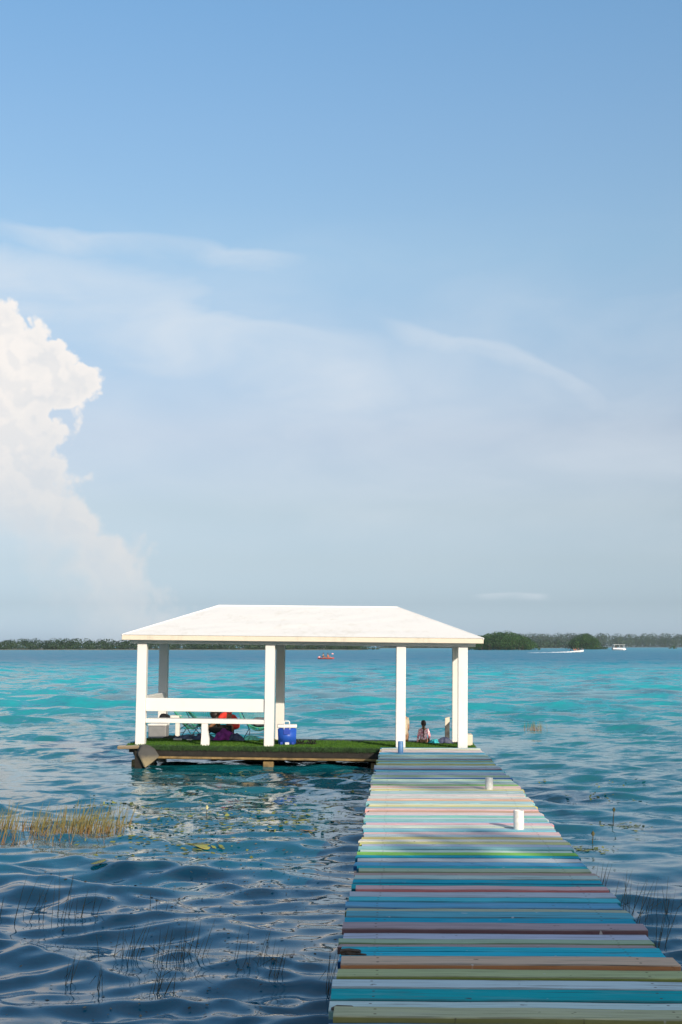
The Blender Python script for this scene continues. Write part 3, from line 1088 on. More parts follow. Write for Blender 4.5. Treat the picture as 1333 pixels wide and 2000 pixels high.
plist = []
TWIN = {'white': 'cream', 'aqua': 'pblue', 'sky2': 'aqua', 'yellow': 'cream', 'beige': 'cream', 'lav': 'pblue', 'pgreen': 'aqua', 'mauve': 'pblue', 'green': 'pgreen', 'salmon': 'pink', 'peri': 'cyan'}
y = 5.0
for key in ('white', 'peri', 'sage', 'teal', 'mauve', 'white', 'sky', 'salmon', 'lav', 'teal', 'sage'):
    plist.append((y, y + 0.209, key))
    y += 0.209
for (a, b, key) in PLANKS:
    b = min(b, 27.68)
    if a >= b:
        continue
    if b - a > 0.30:
        mid = (a + b) / 2 + pg.uniform(-0.02, 0.02)
        plist.append((a, mid, key))
        plist.append((mid, b, TWIN.get(key, key)))
    else:
        plist.append((a, b, key))
special = {'sage_e': 'sage green plank with a bright yellow edge', 'orange_e': 'peach plank with a strong orange edge', 'deep': 'deep blue plank', 'green': 'bright green plank'}
for a, b, key in plist:
    ym = (a + b) / 2
    f = min(max((ym - 20.5) / 7.0, 0), 1)
    xl = -0.365 + 0.055 * f + pg.uniform(-0.022, 0.022)
    xr = 1.69 - 0.10 * f + pg.uniform(-0.02, 0.02)
    dz = pg.uniform(-0.007, 0.006)
    if key.endswith('_e'):
        dz = 0.046 if key == 'orange_e' else 0.022
    add_plank(a, b, key, xl, xr, dz - 0.003, special.get(key))
# broken brown board stub poking out of the left edge and stringers, piles
bm = bm_new()
for (pp_, ya_, yb_) in (([(-0.37, 0.002), (-0.36, 0.022), (-0.31, 0.026), (-0.245, 0.019), (-0.232, 0.012), (-0.248, 0.002)], 9.225, 9.285), ([(-0.36, 0.001), (-0.33, 0.014), (-0.27, 0.012), (-0.205, 0.006), (-0.196, 0.002)], 9.19, 9.222)):
    prism(bm, pp_, ya_, yb_)
bmesh.ops.translate(bm, verts=bm.verts, vec=(-0.66, -7.0, 0.0))
ob = obj('broken_board', bm, M_brokenwood, pier)
ob['label'] = 'dark brown splintered board end on the left edge'
bm = bm_new()
prism(bm, [(-0.36, -0.002), (-0.33, 0.012), (-0.25, 0.010), (-0.22, -0.002)], 7.85, 7.90)
bmesh.ops.translate(bm, verts=bm.verts, vec=(-0.66, -7.0, 0.0))
obj('broken_board', bm, M_brokenwood, pier)
for xs in (-0.12, 1.42):
    bm = bm_new()
    box(bm, (xs - 0.66, 16.3 - 7.0, -0.125), (0.10, 22.6, 0.14), 0.008)
    obj('stringer', bm, M_darkwood, pier)
for yk in (6.5, 10.5, 14.9, 19.3, 23.3, 26.9):
    for xs in (-0.12, 1.42):
        bm = bm_new()
        tube(bm, [(xs - 0.66 + 0.02, yk - 7, -0.197), (xs - 0.66, yk - 7, -1.5)], 0.075, 10)
        obj('pile', bm, M_darkwood, pier, True)
    bm = bm_new()
    box(bm, (0.65 - 0.66, yk - 7 + 0.13, -0.26), (1.7, 0.09, 0.12), 0.006)
    obj('crossbeam', bm, M_darkwood, pier)


def pipe_post(x, y, r, h, mat, label):
    bm = bm_new()
    n = 20
    prof = [(r, -0.02), (r, h - 0.006), (r - 0.004, h), (r - 0.012, h), (r - 0.013, h - 0.015)]
    rings = [[bm.verts.new((x - 0.66 + pr_ * math.cos(2 * math.pi * k / n), y - 7 + pr_ * math.sin(2 * math.pi * k / n), z)) for k in range(n)] for pr_, z in prof]
    for a, b in zip(rings[:-1], rings[1:]):
        for k in range(n):
            bm.faces.new((a[k], a[(k + 1) % n], b[(k + 1) % n], b[k]))
    o_ = obj('post', bm, mat, pier, True)
    o_['label'] = label
    bm = bm_new()
    c = [bm.verts.new((x - 0.66 + (r - 0.0125) * math.cos(2 * math.pi * k / n), y - 7 + (r - 0.0125) * math.sin(2 * math.pi * k / n), h - 0.014 + 0.005 * math.sin(k * 2.1))) for k in range(n)]
    bm.faces.new(c)
    fl = obj('concrete_fill', bm, M_pipe_fill, o_)
    return o_


pipe_post(1.298, 15.50, 0.056, 0.195, M_pipe, 'short white pipe post with a concrete top, nearest on the pier')
pipe_post(1.255, 19.72, 0.053, 0.160, M_pipe_grey, 'short greyish white pipe post in the middle of the pier')
pipe_post(0.067, 26.22, 0.050, 0.215, M_pipe_blue, 'short blue pipe post in front of the third column')

# ------------------------------------------------------------------ platform
TILT = R(0.6)
PX, PY = -2.0, 27.75          # local frame of platform and gazebo


def dz_at(x):
    return DECK - math.tan(TILT) * (x - PX)


plat = empty('platform', (PX, PY, DECK), (0, TILT, 0), label='low timber platform carpeted with green artificial turf under the gazebo', cat='platform')
XL, XR, YB = -3.25, 3.55, 3.20
YT = 1.85                     # the turf stops short of the back edge
bm = bm_new()
box(bm, ((XL + XR) / 2, YT / 2, -0.018), (XR - XL, YT, 0.036), 0.01)
obj('turf', bm, M_turf, plat)
# turf pile: blades on top and hanging over the front edge (nobody could count them)
g = np.random.default_rng(8)
N = 17000
bx = g.uniform(XL, XR, N)
by = g.uniform(0, YT, N)
base = np.stack([bx, by, np.full(N, -0.002)], 1)
lean = g.normal(0, 0.008, (N, 3))
tip = base + np.stack([lean[:, 0], lean[:, 1], g.uniform(0.014, 0.030, N)], 1)
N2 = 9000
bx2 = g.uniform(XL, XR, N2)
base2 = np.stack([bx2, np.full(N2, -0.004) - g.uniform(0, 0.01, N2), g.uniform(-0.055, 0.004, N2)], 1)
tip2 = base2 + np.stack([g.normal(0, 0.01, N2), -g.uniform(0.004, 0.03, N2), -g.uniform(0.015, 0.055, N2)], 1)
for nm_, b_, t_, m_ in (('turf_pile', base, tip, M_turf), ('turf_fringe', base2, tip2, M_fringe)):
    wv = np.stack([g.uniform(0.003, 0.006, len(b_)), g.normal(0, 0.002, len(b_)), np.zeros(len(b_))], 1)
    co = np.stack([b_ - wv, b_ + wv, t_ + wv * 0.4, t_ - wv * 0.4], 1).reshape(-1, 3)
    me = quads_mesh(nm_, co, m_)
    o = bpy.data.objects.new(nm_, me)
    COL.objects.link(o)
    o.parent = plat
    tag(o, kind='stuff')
bm = bm_new()
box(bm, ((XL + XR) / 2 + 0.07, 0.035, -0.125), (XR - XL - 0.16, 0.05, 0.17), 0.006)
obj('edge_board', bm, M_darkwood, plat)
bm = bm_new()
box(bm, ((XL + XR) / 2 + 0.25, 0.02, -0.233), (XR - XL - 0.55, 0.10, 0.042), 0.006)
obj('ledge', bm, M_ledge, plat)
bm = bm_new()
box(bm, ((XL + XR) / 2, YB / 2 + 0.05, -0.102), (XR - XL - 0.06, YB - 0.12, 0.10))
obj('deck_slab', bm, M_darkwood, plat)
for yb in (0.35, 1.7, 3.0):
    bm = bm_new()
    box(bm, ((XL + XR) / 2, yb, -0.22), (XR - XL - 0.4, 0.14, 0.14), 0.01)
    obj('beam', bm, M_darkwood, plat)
for xs in (-3.05, -0.487, 1.6, 3.2):
    for yb in (0.10, 1.7, 3.0):
        bm = bm_new()
        box(bm, (xs, yb, -0.90), (0.20, 0.16, 1.22), 0.012)
        obj('pile', bm, M_ledge, plat)
bm = bm_new()
box(bm, (-3.21, 0.03, -0.045), (0.42, 0.30, 0.06), 0.012, Euler((0, R(-2), R(6))))
ob = obj('plank_stub', bm, M_plank, plat)
ob.color = (0.48, 0.42, 0.33, 1)

# grey faceted block jutting from the front left corner
blk = empty('concrete_block', (-4.80, 27.45, 0.0), label='grey weathered concrete block jutting out at the front left corner of the platform', cat='concrete block')
bm = bm_new()
front = [(-0.175, 0.30), (-0.105, 0.45), (0.02, 0.475), (0.15, 0.405), (0.245, 0.255), (0.10, 0.13), (-0.03, 0.035), (-0.09, 0.16)]
fv = [bm.verts.new((x, 0.0 + 0.10 * abs(x), z)) for x, z in front]
bv_ = [bm.verts.new((x - 0.20, 0.55, z - 0.02)) for x, z in front]
bm.faces.new(fv)
bm.faces.new(list(reversed(bv_)))
for i in range(len(front)):
    j = (i + 1) % len(front)
    bm.faces.new((fv[i], bv_[i], bv_[j], fv[j]))
bmesh.ops.recalc_face_normals(bm, faces=bm.faces[:])
bmesh.ops.bevel(bm, geom=bm.edges[:], offset=0.012, segments=2, affect='EDGES')
obj('block', bm, M_block, blk)
bm = bm_new()
prism(bm, [(-0.255, 0.34), (-0.13, 0.34), (-0.06, -0.5), (-0.245, -0.5)], 0.12, 0.5)
obj('footing', bm, M_darkwood, blk)

# ------------------------------------------------------------------ gazebo (local frame: PX, PY, DECK)
gz = empty('gazebo', (PX, PY, DECK), (0, TILT, 0), label='white open gazebo with hipped roof, square columns and benches at the end of the pier', cat='gazebo')
CX = (-3.002, -0.487, 2.070, 3.268)
HZ = 2.03                      # soffit height above the deck
for x in CX:
    bm = bm_new()
    box(bm, (x, 0.15, (HZ - 0.07) / 2 - 0.01), (0.186, 0.20, HZ - 0.07 + 0.02), 0.012)
    obj('column', bm, M_white, gz)
for x in CX:
    bm = bm_new()
    box(bm, (x - 0.01, 2.80, (HZ - 0.07) / 2 - 0.028), (0.184, 0.20, HZ - 0.07 + 0.056), 0.012)
    obj('column', bm, M_white, gz)
# ring beam
bm = bm_new()
box(bm, (0.14, 0.15, HZ - 0.035), (6.75, 0.16, 0.07), 0.004)
obj('ring_beam', bm, M_white, gz)
bm = bm_new()
box(bm, (0.14, 2.80, HZ - 0.035), (6.75, 0.16, 0.07), 0.004)
obj('ring_beam', bm, M_white, gz)
for x in (-3.0, 3.27):
    bm = bm_new()
    box(bm, (x, 1.475, HZ - 0.0365), (0.16, 2.48, 0.067), 0.004)
    obj('ring_beam', bm, M_white, gz)
# soffit slab + fascia + hipped roof
EX0, EX1, EY0, EY1 = -3.37, 3.655, -0.14, 3.16
RX0, RX1, RY, RZ = -1.695, 1.995, 1.505, HZ + 0.098 + 0.625
bm = bm_new()
box(bm, ((EX0 + EX1) / 2, (EY0 + EY1) / 2, HZ + 0.012), (EX1 - EX0 - 0.08, EY1 - EY0 - 0.08, 0.024))
obj('soffit', bm, M_white, gz)
for nm, c, s in (('f', ((EX0 + EX1) / 2, EY0 + 0.02, HZ + 0.047), (EX1 - EX0, 0.04, 0.10)), ('b', ((EX0 + EX1) / 2, EY1 - 0.02, HZ + 0.047), (EX1 - EX0, 0.04, 0.10)),
                 ('l', (EX0 + 0.02, (EY0 + EY1) / 2, HZ + 0.047), (0.04, EY1 - EY0 - 0.081, 0.10)), ('r', (EX1 - 0.02, (EY0 + EY1) / 2, HZ + 0.047), (0.04, EY1 - EY0 - 0.081, 0.10))):
    bm = bm_new()
    box(bm, c, s, 0.008)
    obj('fascia', bm, M_fascia, gz)
bm = bm_new()
o_ = 0.012
zt = HZ + 0.0975
E = [bm.verts.new(p) for p in ((EX0 - o_, EY0 - o_, zt), (EX1 + o_, EY0 - o_, zt), (EX1 + o_, EY1 + o_, zt), (EX0 - o_, EY1 + o_, zt))]
r0 = bm.verts.new((RX0, RY, RZ))
r1 = bm.verts.new((RX1, RY, RZ))
bm.faces.new((E[0], E[1], r1, r0))
bm.faces.new((E[1], E[2], r1))
bm.faces.new((E[2], E[3], r0, r1))
bm.faces.new((E[3], E[0], r0))
bm.faces.new((E[3], E[2], E[1], E[0]))
bmesh.ops.subdivide_edges(bm, edges=bm.edges[:], cuts=9, use_grid_fill=True)
for v in bm.verts:
    if zt + 0.01 < v.co.z < RZ - 0.01:
        v.co.z += random.uniform(-0.004, 0.004)
bmesh.ops.recalc_face_normals(bm, faces=bm.faces[:])
obj('roof', bm, M_roof, gz)
for (a, b) in ((E, None),):
    pass
# rounded cap along ridge and hips
bm = bm_new()
tube(bm, [(RX0, RY, RZ - 0.003), (RX1, RY, RZ - 0.003)], 0.022, 8)
for cx_, cy_, rx_ in ((EX0, EY0, RX0), (EX1, EY0, RX1), (EX0, EY1, RX0), (EX1, EY1, RX1)):
    tube(bm, [(cx_, cy_, zt - 0.008), (rx_, RY, RZ - 0.006)], 0.02, 6)
obj('ridge_cap', bm, M_roof, gz)
# benches
SL, SR = CX[0] + 0.0935, CX[1] - 0.0935
bm = bm_new()
box(bm, ((SL + SR) / 2, 0.15, 0.775), (SR - SL, 0.11, 0.255), 0.01)
obj('backrest', bm, M_white, gz)
bm = bm_new()
box(bm, ((SL + SR) / 2, 0.26, 0.463), (SR - SL, 0.38, 0.085), 0.01)
obj('bench_seat', bm, M_white, gz)
bm = bm_new()
prism(bm, [(-1.81, 0.0), (-1.652, 0.0), (-1.652, 0.12), (-1.685, 0.30), (-1.68, 0.419), (-1.80, 0.419), (-1.80, 0.2)], 0.06, 0.20)
obj('bench_leg', bm, M_white, gz)
bm = bm_new()
box(bm, (-3.0, 1.475, 0.80), (0.11, 2.448, 0.25), 0.01)
obj('backrest', bm, M_white, gz)
bm = bm_new()
box(bm, (-2.665, 2.38, 0.42), (0.19, 0.34, 0.082), 0.01)
obj('bench_seat', bm, M_white, gz)
bm = bm_new()
box(bm, (-2.63, 2.45, 0.165), (0.09, 0.12, 0.425), 0.008)
obj('bench_leg', bm, M_white, gz)
# right-hand end panels by the ladder opening
bm = bm_new()
prism(bm, [(2.98, 0.0), (3.07, 0.0), (3.07, 0.44), (2.98, 0.35)], 1.55, 1.75)
obj('end_panel', bm, M_shadeboard, gz)
bm = bm_new()
prism(bm, [(2.98, 0.353), (3.07, 0.443), (3.07, 0.53), (3.045, 0.53), (2.98, 0.51)], 1.553, 1.747)
obj('lit_bevel', bm, M_fascia, gz)  # pale piece painted as the sunlit bevel of the panel
bm = bm_new()
box(bm, (3.44, 1.2, 0.11), (0.13, 0.5, 0.22), 0.01)
obj('bench_end', bm, M_fascia, gz)


# ------------------------------------------------------------------ things on the deck
def on_deck(x, y, dz=0.0):
    return (x, y, dz_at(x) + dz - (0.052 if y > 29.62 else 0.0))


# blue drink cooler with white lid and handle
ck = empty('cooler', on_deck(-2.165, 28.30, 0.004), (0, 0, R(4)), label='blue plastic cooler with white lid and handle beside the second front column', cat='cooler')
bm = bm_new()
vs = box(bm, (0, 0, 0.165), (0.37, 0.26, 0.33))
for v in bm.verts:
    if v.co.z < 0.1:
        v.co.x *= 0.93
        v.co.y *= 0.93
bmesh.ops.bevel(bm, geom=[e for e in bm.edges], offset=0.025, segments=3, affect='EDGES')
body = obj('body', bm, M_blueplastic, ck, True)
bm = bm_new()
box(bm, (-0.005, -0.131, 0.265), (0.13, 0.022, 0.12), 0.008)
obj('front_panel', bm, M_blueplastic2, ck)
for sx in (-0.11, 0.11):
    bm = bm_new()
    box(bm, (sx, -0.122, 0.035), (0.05, 0.02, 0.05), 0.006)
    obj('foot', bm, M_blueplastic2, ck)
bm = bm_new()
box(bm, (0.0, -0.118, 0.028), (0.085, 0.022, 0.05), 0.008)
obj('drain_cap', bm, M_greyplastic, ck)
bm = bm_new()
box(bm, (0, 0, 0.364), (0.39, 0.275, 0.066), 0.018)
lid = obj('lid', bm, M_whiteplastic, ck, True)
bm = bm_new()
box(bm, (-0.06, -0.141, 0.355), (0.012, 0.008, 0.10), 0.002)
box(bm, (0.055, -0.141, 0.355), (0.012, 0.008, 0.10), 0.002)
obj('latch', bm, M_whiteplastic, lid)
bm = bm_new()
tube(bm, [(-0.06, 0.02, 0.39), (-0.06, 0.02, 0.445), (-0.045, 0.02, 0.458), (0.03, 0.02, 0.458), (0.045, 0.02, 0.445), (0.045, 0.02, 0.39)], 0.012, 8)
obj('handle', bm, M_whiteplastic, ck, True)

# white cooler box behind the bench with a dark bag on it
wk = empty('ice_chest', on_deck(-5.0, 30.0, 0.004), (0, 0, R(-3)), label='white cooler box behind the bench, its body coloured grey for shade', cat='cooler')
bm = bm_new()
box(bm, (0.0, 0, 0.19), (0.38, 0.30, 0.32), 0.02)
obj('body', bm, M_chest_shade, wk)  # shaded front put into the body colour
bm = bm_new()
box(bm, (0.0, 0, 0.018), (0.34, 0.29, 0.036), 0.01)
obj('base', bm, M_whiteplastic, wk)
bm = bm_new()
box(bm, (0.0, -0.005, 0.378), (0.41, 0.33, 0.055), 0.02)
obj('lid', bm, M_whiteplastic, wk)
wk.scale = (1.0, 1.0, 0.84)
bg = empty('bag', on_deck(-4.93, 29.98, 0.342), label='dark bag lying on the white cooler box', cat='bag')
bm = bm_new()
blob(bm, (0.04, 0, 0.10), (0.14, 0.12, 0.12), 3, 0.12, 3.0, 3, flat=0.0)
obj('bag_body', bm, M_black, bg, True)
bm = bm_new()
tube(bm, [(-0.02, -0.08, 0.14), (0.0, -0.10, 0.20), (0.10, -0.10, 0.20), (0.12, -0.08, 0.14)], 0.010, 6)
obj('strap', bm, M_black, bg, True)


# cord lounge chairs: egg-shaped ring, cords to a hub, black rod legs
def cord_chair(loc, rotz, label, lean=0.0):
    root = empty('cord_chair', loc, (0, 0, rotz), label=label, cat='chair', group='mint green cord chairs on the turf')
    n = 28

    def ringp(t):
        # open shell: low front lip, high back (back towards +y)
        x = 0.36 * math.sin(t)
        y_ = -0.30 * math.cos(t) + 0.05
        z = 0.50 - 0.22 * math.cos(t)
        return Vector((x * (1 - 0.12 * math.cos(t)), y_, z))
    ring = [ringp(2 * math.pi * k / n) for k in range(n + 1)]
    bm_ = bm_new()
    tube(bm_, ring, 0.011, 6, False)
    obj('rim', bm_, M_mint, root, True)
    hub = Vector((0, 0.04, 0.22))
    bm_ = bm_new()
    for k in range(44):
        a = ringp(2 * math.pi * k / 44)
        mid = (a + hub) * 0.5 + Vector((0, 0, -0.045))
        tube(bm_, [a, mid, hub + (a - hub).normalized() * 0.05], 0.0048, 4, False)
    obj('cord_shell', bm_, M_mint, root, True)
    bm_ = bm_new()
    tube(bm_, [hub + Vector((0.055 * math.cos(t), 0.055 * math.sin(t), 0)) for t in np.linspace(0, 2 * math.pi, 13)], 0.008, 5, False)
    obj('hub', bm_, M_mint, root, True)
    for sx, sy in ((-1, -1), (1, -1), (0, 1.3)):
        bm_ = bm_new()
        top = ringp({(-1, -1): -0.9, (1, -1): 0.9, (0, 1.3): math.pi}[(sx, sy)])
        if sy < 0:
            tube(bm_, [top, (sx * 0.16, 0.10, 0.24), (sx * 0.25, 0.30, 0.0)], 0.008, 6)
            tube(bm_, [ringp(sx * 2.2), (sx * 0.18, -0.06, 0.22), (sx * 0.27, -0.26, 0.0)], 0.008, 6)
            obj('leg', bm_, M_blackmetal, root, True)
        else:
            tube(bm_, [(-0.22, -0.16, 0.11), (0.22, -0.16, 0.11)], 0.007, 6)
            tube(bm_, [(-0.21, 0.19, 0.13), (0.21, 0.19, 0.13)], 0.007, 6)
            obj('stretcher', bm_, M_blackmetal, root, True)
    return root


cord_chair(on_deck(-4.42, 30.35), R(75), 'mint green cord chair at the left, standing side on behind the pile of clothes')
cord_chair(on_deck(-4.02, 30.15), R(150), 'mint green cord chair with its round back showing, next to the person in red')
cord_chair(on_deck(-2.93, 30.15), R(20), 'mint green cord chair at the right with a grey bag on its seat')
gb = empty('bag', on_deck(-2.88, 30.12, 0.30), label='grey bag lying on the seat of the right cord chair', cat='bag')
bm = bm_new()
blob(bm, (0, 0, 0.08), (0.17, 0.15, 0.10), 3, 0.16, 3.2, 5)
obj('bag_body', bm, M_greycloth, gb, True)
bm = bm_new()
tube(bm, [(0.05, -0.1, 0.10), (0.13, -0.13, 0.16), (0.19, -0.08, 0.13), (0.20, 0.02, 0.04)], 0.018, 6)
obj('strap', bm, M_black, gb, True)


def cloth(name, loc, r, mat, seed, label, cat, rotz=0.0, fold=0.30):
    """crumpled cloth: a draped lumpy sheet with folds"""
    g_ = random.Random(seed)
    n, m_ = 22, 14
    ph = [(g_.uniform(3, 9), g_.uniform(3, 9), g_.uniform(0, 6.3)) for _ in range(6)]
    vs, fs = [], []
    for i in range(n + 1):
        for j in range(m_ + 1):
            u, v = -1 + 2 * i / n, -1 + 2 * j / m_
            rr = min(1.0, math.sqrt(u * u + v * v))
            hgt = max(0.0, 1 - rr ** 2.4) * (0.7 + fold * sum(abs(math.sin(a * u + b * v + c)) for a, b, c in ph) / 3 - fold)
            e = 1 + 0.16 * math.sin(3 * math.atan2(v, u) + ph[0][2]) + 0.10 * math.sin(7 * math.atan2(v, u) + ph[1][2])
            k = rr / max(abs(u), abs(v), 1e-6) if rr > 0 else 1
            q = max(abs(u), abs(v)) / max(math.sqrt(u * u + v * v), 1e-6)
            vs.append((u * q * e * r[0], v * q * e * r[1], 0.004 + max(0.0, hgt) * r[2]))
    for i in range(n):
        for j in range(m_):
            a = i * (m_ + 1) + j
            fs.append((a, a + m_ + 1, a + m_ + 2, a + 1))
    o_ = obj(name, (vs, [], fs), mat, None, True)
    sol = o_.modifiers.new('s', 'SOLIDIFY')
    sol.thickness = 0.008
    sol.offset = -1
    o_.location = loc
    o_.rotation_euler = (0, 0, rotz)
    return tag(o_, label, cat)


cloth('clothes_pile', on_deck(-4.66, 29.72, 0.02), (0.24, 0.20, 0.11), M_darkgreen, 1, 'dark olive crumpled cloth on the turf next to the white cooler box', 'cloth')
cloth('towel', on_deck(-4.32, 29.45, 0.02), (0.28, 0.16, 0.09), M_greyblue, 2, 'grey blue towel spread on the turf under the left cord chair', 'towel', 0.1)
cloth('towel', on_deck(-3.95, 29.30, 0.02), (0.24, 0.18, 0.13), M_navy, 3, 'navy towel heaped on the turf left of the bench leg', 'towel', -0.2)
cloth('skirt', on_deck(-3.53, 29.26, 0.02), (0.22, 0.20, 0.25), M_purple, 4, 'purple cloth in front of the person in red', 'cloth', 0.2)
cloth('clothes_pile', on_deck(-3.28, 29.22, 0.02), (0.19, 0.17, 0.16), M_navy, 6, 'dark blue patterned clothes heaped right of the purple cloth', 'clothes', -0.3)
cloth('towel', on_deck(-2.98, 29.35, 0.02), (0.17, 0.14, 0.10), M_tealcloth, 7, 'dark teal cloth on the turf in front of the right cord chair', 'cloth', 0.2)
cloth('towel', on_deck(0.77, 29.18, 0.02), (0.14, 0.12, 0.085), M_turq, 9, 'turquoise towel on the turf beside the girl', 'towel', 0.3, 0.35)
bg2 = cloth('bag', on_deck(0.97, 29.20, 0.02), (0.17, 0.13, 0.14), M_navy, 10, 'dark navy bag between the turquoise towel and the right rear column', 'bag', 0.0, 0.25)
bm = bm_new()
box(bm, (0, 0, 0.014), (0.17, 0.12, 0.026), 0.004)
pb = obj('book', bm, M_paper)
pb.location = on_deck(-4.44, 28.98, 0.022)
pb.rotation_euler = (0, 0, R(8))
tag(pb, 'white book lying flat on the turf in front of the grey blue towel', 'book')
bm = bm_new()
box(bm, (0, 0, 0.01), (0.10, 0.07, 0.018), 0.003)
pb = obj('booklet', bm, M_paper)
pb.location = on_deck(-4.20, 28.96, 0.022)
pb.rotation_euler = (0, 0, R(-12))
tag(pb, 'small pale booklet on the turf right of the white book', 'booklet')


def sandal(x, y, rz, label):
    root = empty('sandal', on_deck(x, y, 0.022), (0, 0, rz), label=label, cat='sandal', group='black sandals on the turf')
    bm_ = bm_new()
    prof = [(-0.11, 0.030), (-0.07, 0.036), (0.0, 0.034), (0.06, 0.044), (0.10, 0.036), (0.125, 0.012)]
    top, bot = [], []
    for xx, hw in prof:
        top.append((bm_.verts.new((xx, -hw, 0.022)), bm_.verts.new((xx, hw, 0.022))))
        bot.append((bm_.verts.new((xx, -hw, 0.0)), bm_.verts.new((xx, hw, 0.0))))
    for i in range(len(prof) - 1):
        bm_.faces.new((top[i][0], top[i + 1][0], top[i + 1][1], top[i][1]))
        bm_.faces.new((bot[i][1], bot[i + 1][1], bot[i + 1][0], bot[i][0]))
        bm_.faces.new((bot[i][0], bot[i + 1][0], top[i + 1][0], top[i][0]))
        bm_.faces.new((top[i][1], top[i + 1][1], bot[i + 1][1], bot[i][1]))
    bm_.faces.new((top[0][0], top[0][1], bot[0][1], bot[0][0]))
    bm_.faces.new((top[-1][1], top[-1][0], bot[-1][0], bot[-1][1]))
    obj('sole', bm_, M_black_rubber, root)
    bm_ = bm_new()
    for xx in (-0.01, 0.05):
        tube(bm_, [(xx - 0.01, -0.04, 0.02), (xx, -0.03, 0.055), (xx, 0.0, 0.075), (xx, 0.03, 0.055), (xx - 0.01, 0.04, 0.02)], 0.011, 6)
    tube(bm_, [(-0.06, -0.036, 0.02), (-0.10, -0.02, 0.07), (-0.10, 0.02, 0.07), (-0.06, 0.036, 0.02)], 0.009, 6)
    obj('strap', bm_, M_black_rubber, root, True)


sandal(-1.93, 28.36, R(160), 'black sandal nearer the blue cooler')
sandal(-1.70, 28.38, R(150), 'black sandal farther from the blue cooler')


# ------------------------------------------------------------------ people
def skin_body(name, verts, edges, radii, mat, parent, root_i=0, sub=2):
    me_ = bpy.data.meshes.new(name)
    me_.from_pydata(verts, edges, [])
    me_.materials.append(mat)
    o_ = bpy.data.objects.new(name, me_)
    COL.objects.link(o_)
    o_.parent = parent
    md = o_.modifiers.new('skin', 'SKIN')
    md.use_smooth_shade = True
    lay = me_.skin_vertices[0] if me_.skin_vertices else None
    for i, r in enumerate(radii):
        r = r if hasattr(r, '__len__') else (r, r)
        me_.skin_vertices[0].data[i].radius = r
    me_.skin_vertices[0].data[root_i].use_root = True
    ss = o_.modifiers.new('sub', 'SUBSURF')
    ss.levels = sub
    ss.render_levels = sub
    return o_


class Fig:
    def __init__(self):
        self.v, self.e, self.r = [], [], []

    def add(self, p, r, par=None):
        self.v.append(tuple(p))
        self.r.append(r)
        if par is not None:
            self.e.append((par, len(self.v) - 1))
        return len(self.v) - 1

    def chain(self, par, pts):
        for p, r in pts:
            par = self.add(p, r, par)
        return par


def hand(f, wrist, direction, down, s):
    """palm, four unequal fingers and a thumb grown from the wrist"""
    d = Vector(direction).normalized()
    dn = Vector(down).normalized()
    side = d.cross(dn).normalized()
    p = Vector(f.v[wrist])
    palm = f.add(p + d * 0.045 * s, (0.030 * s, 0.014 * s), wrist)
    for k, (off, ln) in enumerate(((-0.026, 0.058), (-0.009, 0.066), (0.009, 0.062), (0.025, 0.048))):
        a = f.add(p + d * 0.085 * s + side * off * s, 0.0085 * s, palm)
        a = f.add(p + d * (0.085 + ln * 0.55) * s + side * off * 1.2 * s + dn * 0.008 * s, 0.008 * s, a)
        f.add(p + d * (0.085 + ln) * s + side * off * 1.25 * s + dn * 0.025 * s, 0.006 * s, a)
    t_ = f.add(p + d * 0.035 * s - side * 0.036 * s + dn * 0.008 * s, 0.010 * s, palm)
    f.add(p + d * 0.072 * s - side * 0.055 * s + dn * 0.014 * s, 0.008 * s, t_)


def face(root, c, fwd, up, s, skin_mat):
    """nose, eyes, mouth and ears on a head centred at c"""
    c = Vector(c)
    f = Vector(fwd).normalized()
    u = Vector(up).normalized()
    sd = f.cross(u).normalized()
    bm_ = bm_new()
    blob(bm_, c + f * 0.100 * s - u * 0.012 * s, (0.012 * s, 0.012 * s, 0.018 * s), 1, 0, 1, 1)
    for q in (-1, 1):
        blob(bm_, c + sd * q * 0.078 * s - u * 0.005 * s, (0.010 * s, 0.016 * s, 0.026 * s), 1, 0, 1, 1)
    obj('ears_and_nose', bm_, skin_mat, root, True)
    bm_ = bm_new()
    for q in (-1, 1):
        blob(bm_, c + f * 0.083 * s + sd * q * 0.032 * s + u * 0.012 * s, (0.011 * s, 0.008 * s, 0.007 * s), 1, 0, 1, 1)
    obj('eyes', bm_, M_black, root, True)
    bm_ = bm_new()
    blob(bm_, c + f * 0.083 * s - u * 0.052 * s, (0.022 * s, 0.008 * s, 0.006 * s), 1, 0, 1, 1)
    obj('mouth', bm_, M_red, root, True)


def hair_cap(root, c, r, mat, cut=-0.35, back=(0, -1, 0), seed=1):
    bm_ = bm_new()
    blob(bm_, (0, 0, 0), r, 3, 0.05, 5.0, seed)
    bk = Vector(back)
    kill = [v for v in bm_.verts if (v.co.z < cut * r[2] and v.co.dot(bk) < 0.02) or (v.co.dot(bk) < -0.6 * r[1] and v.co.z < 0.35 * r[2])]
    bmesh.ops.delete(bm_, geom=kill, context='VERTS')
    bmesh.ops.translate(bm_, verts=bm_.verts, vec=c)
    o_ = obj('hair', bm_, mat, root, True)
    s_ = o_.modifiers.new('s', 'SOLIDIFY')
    s_.thickness = 0.012
    return o_


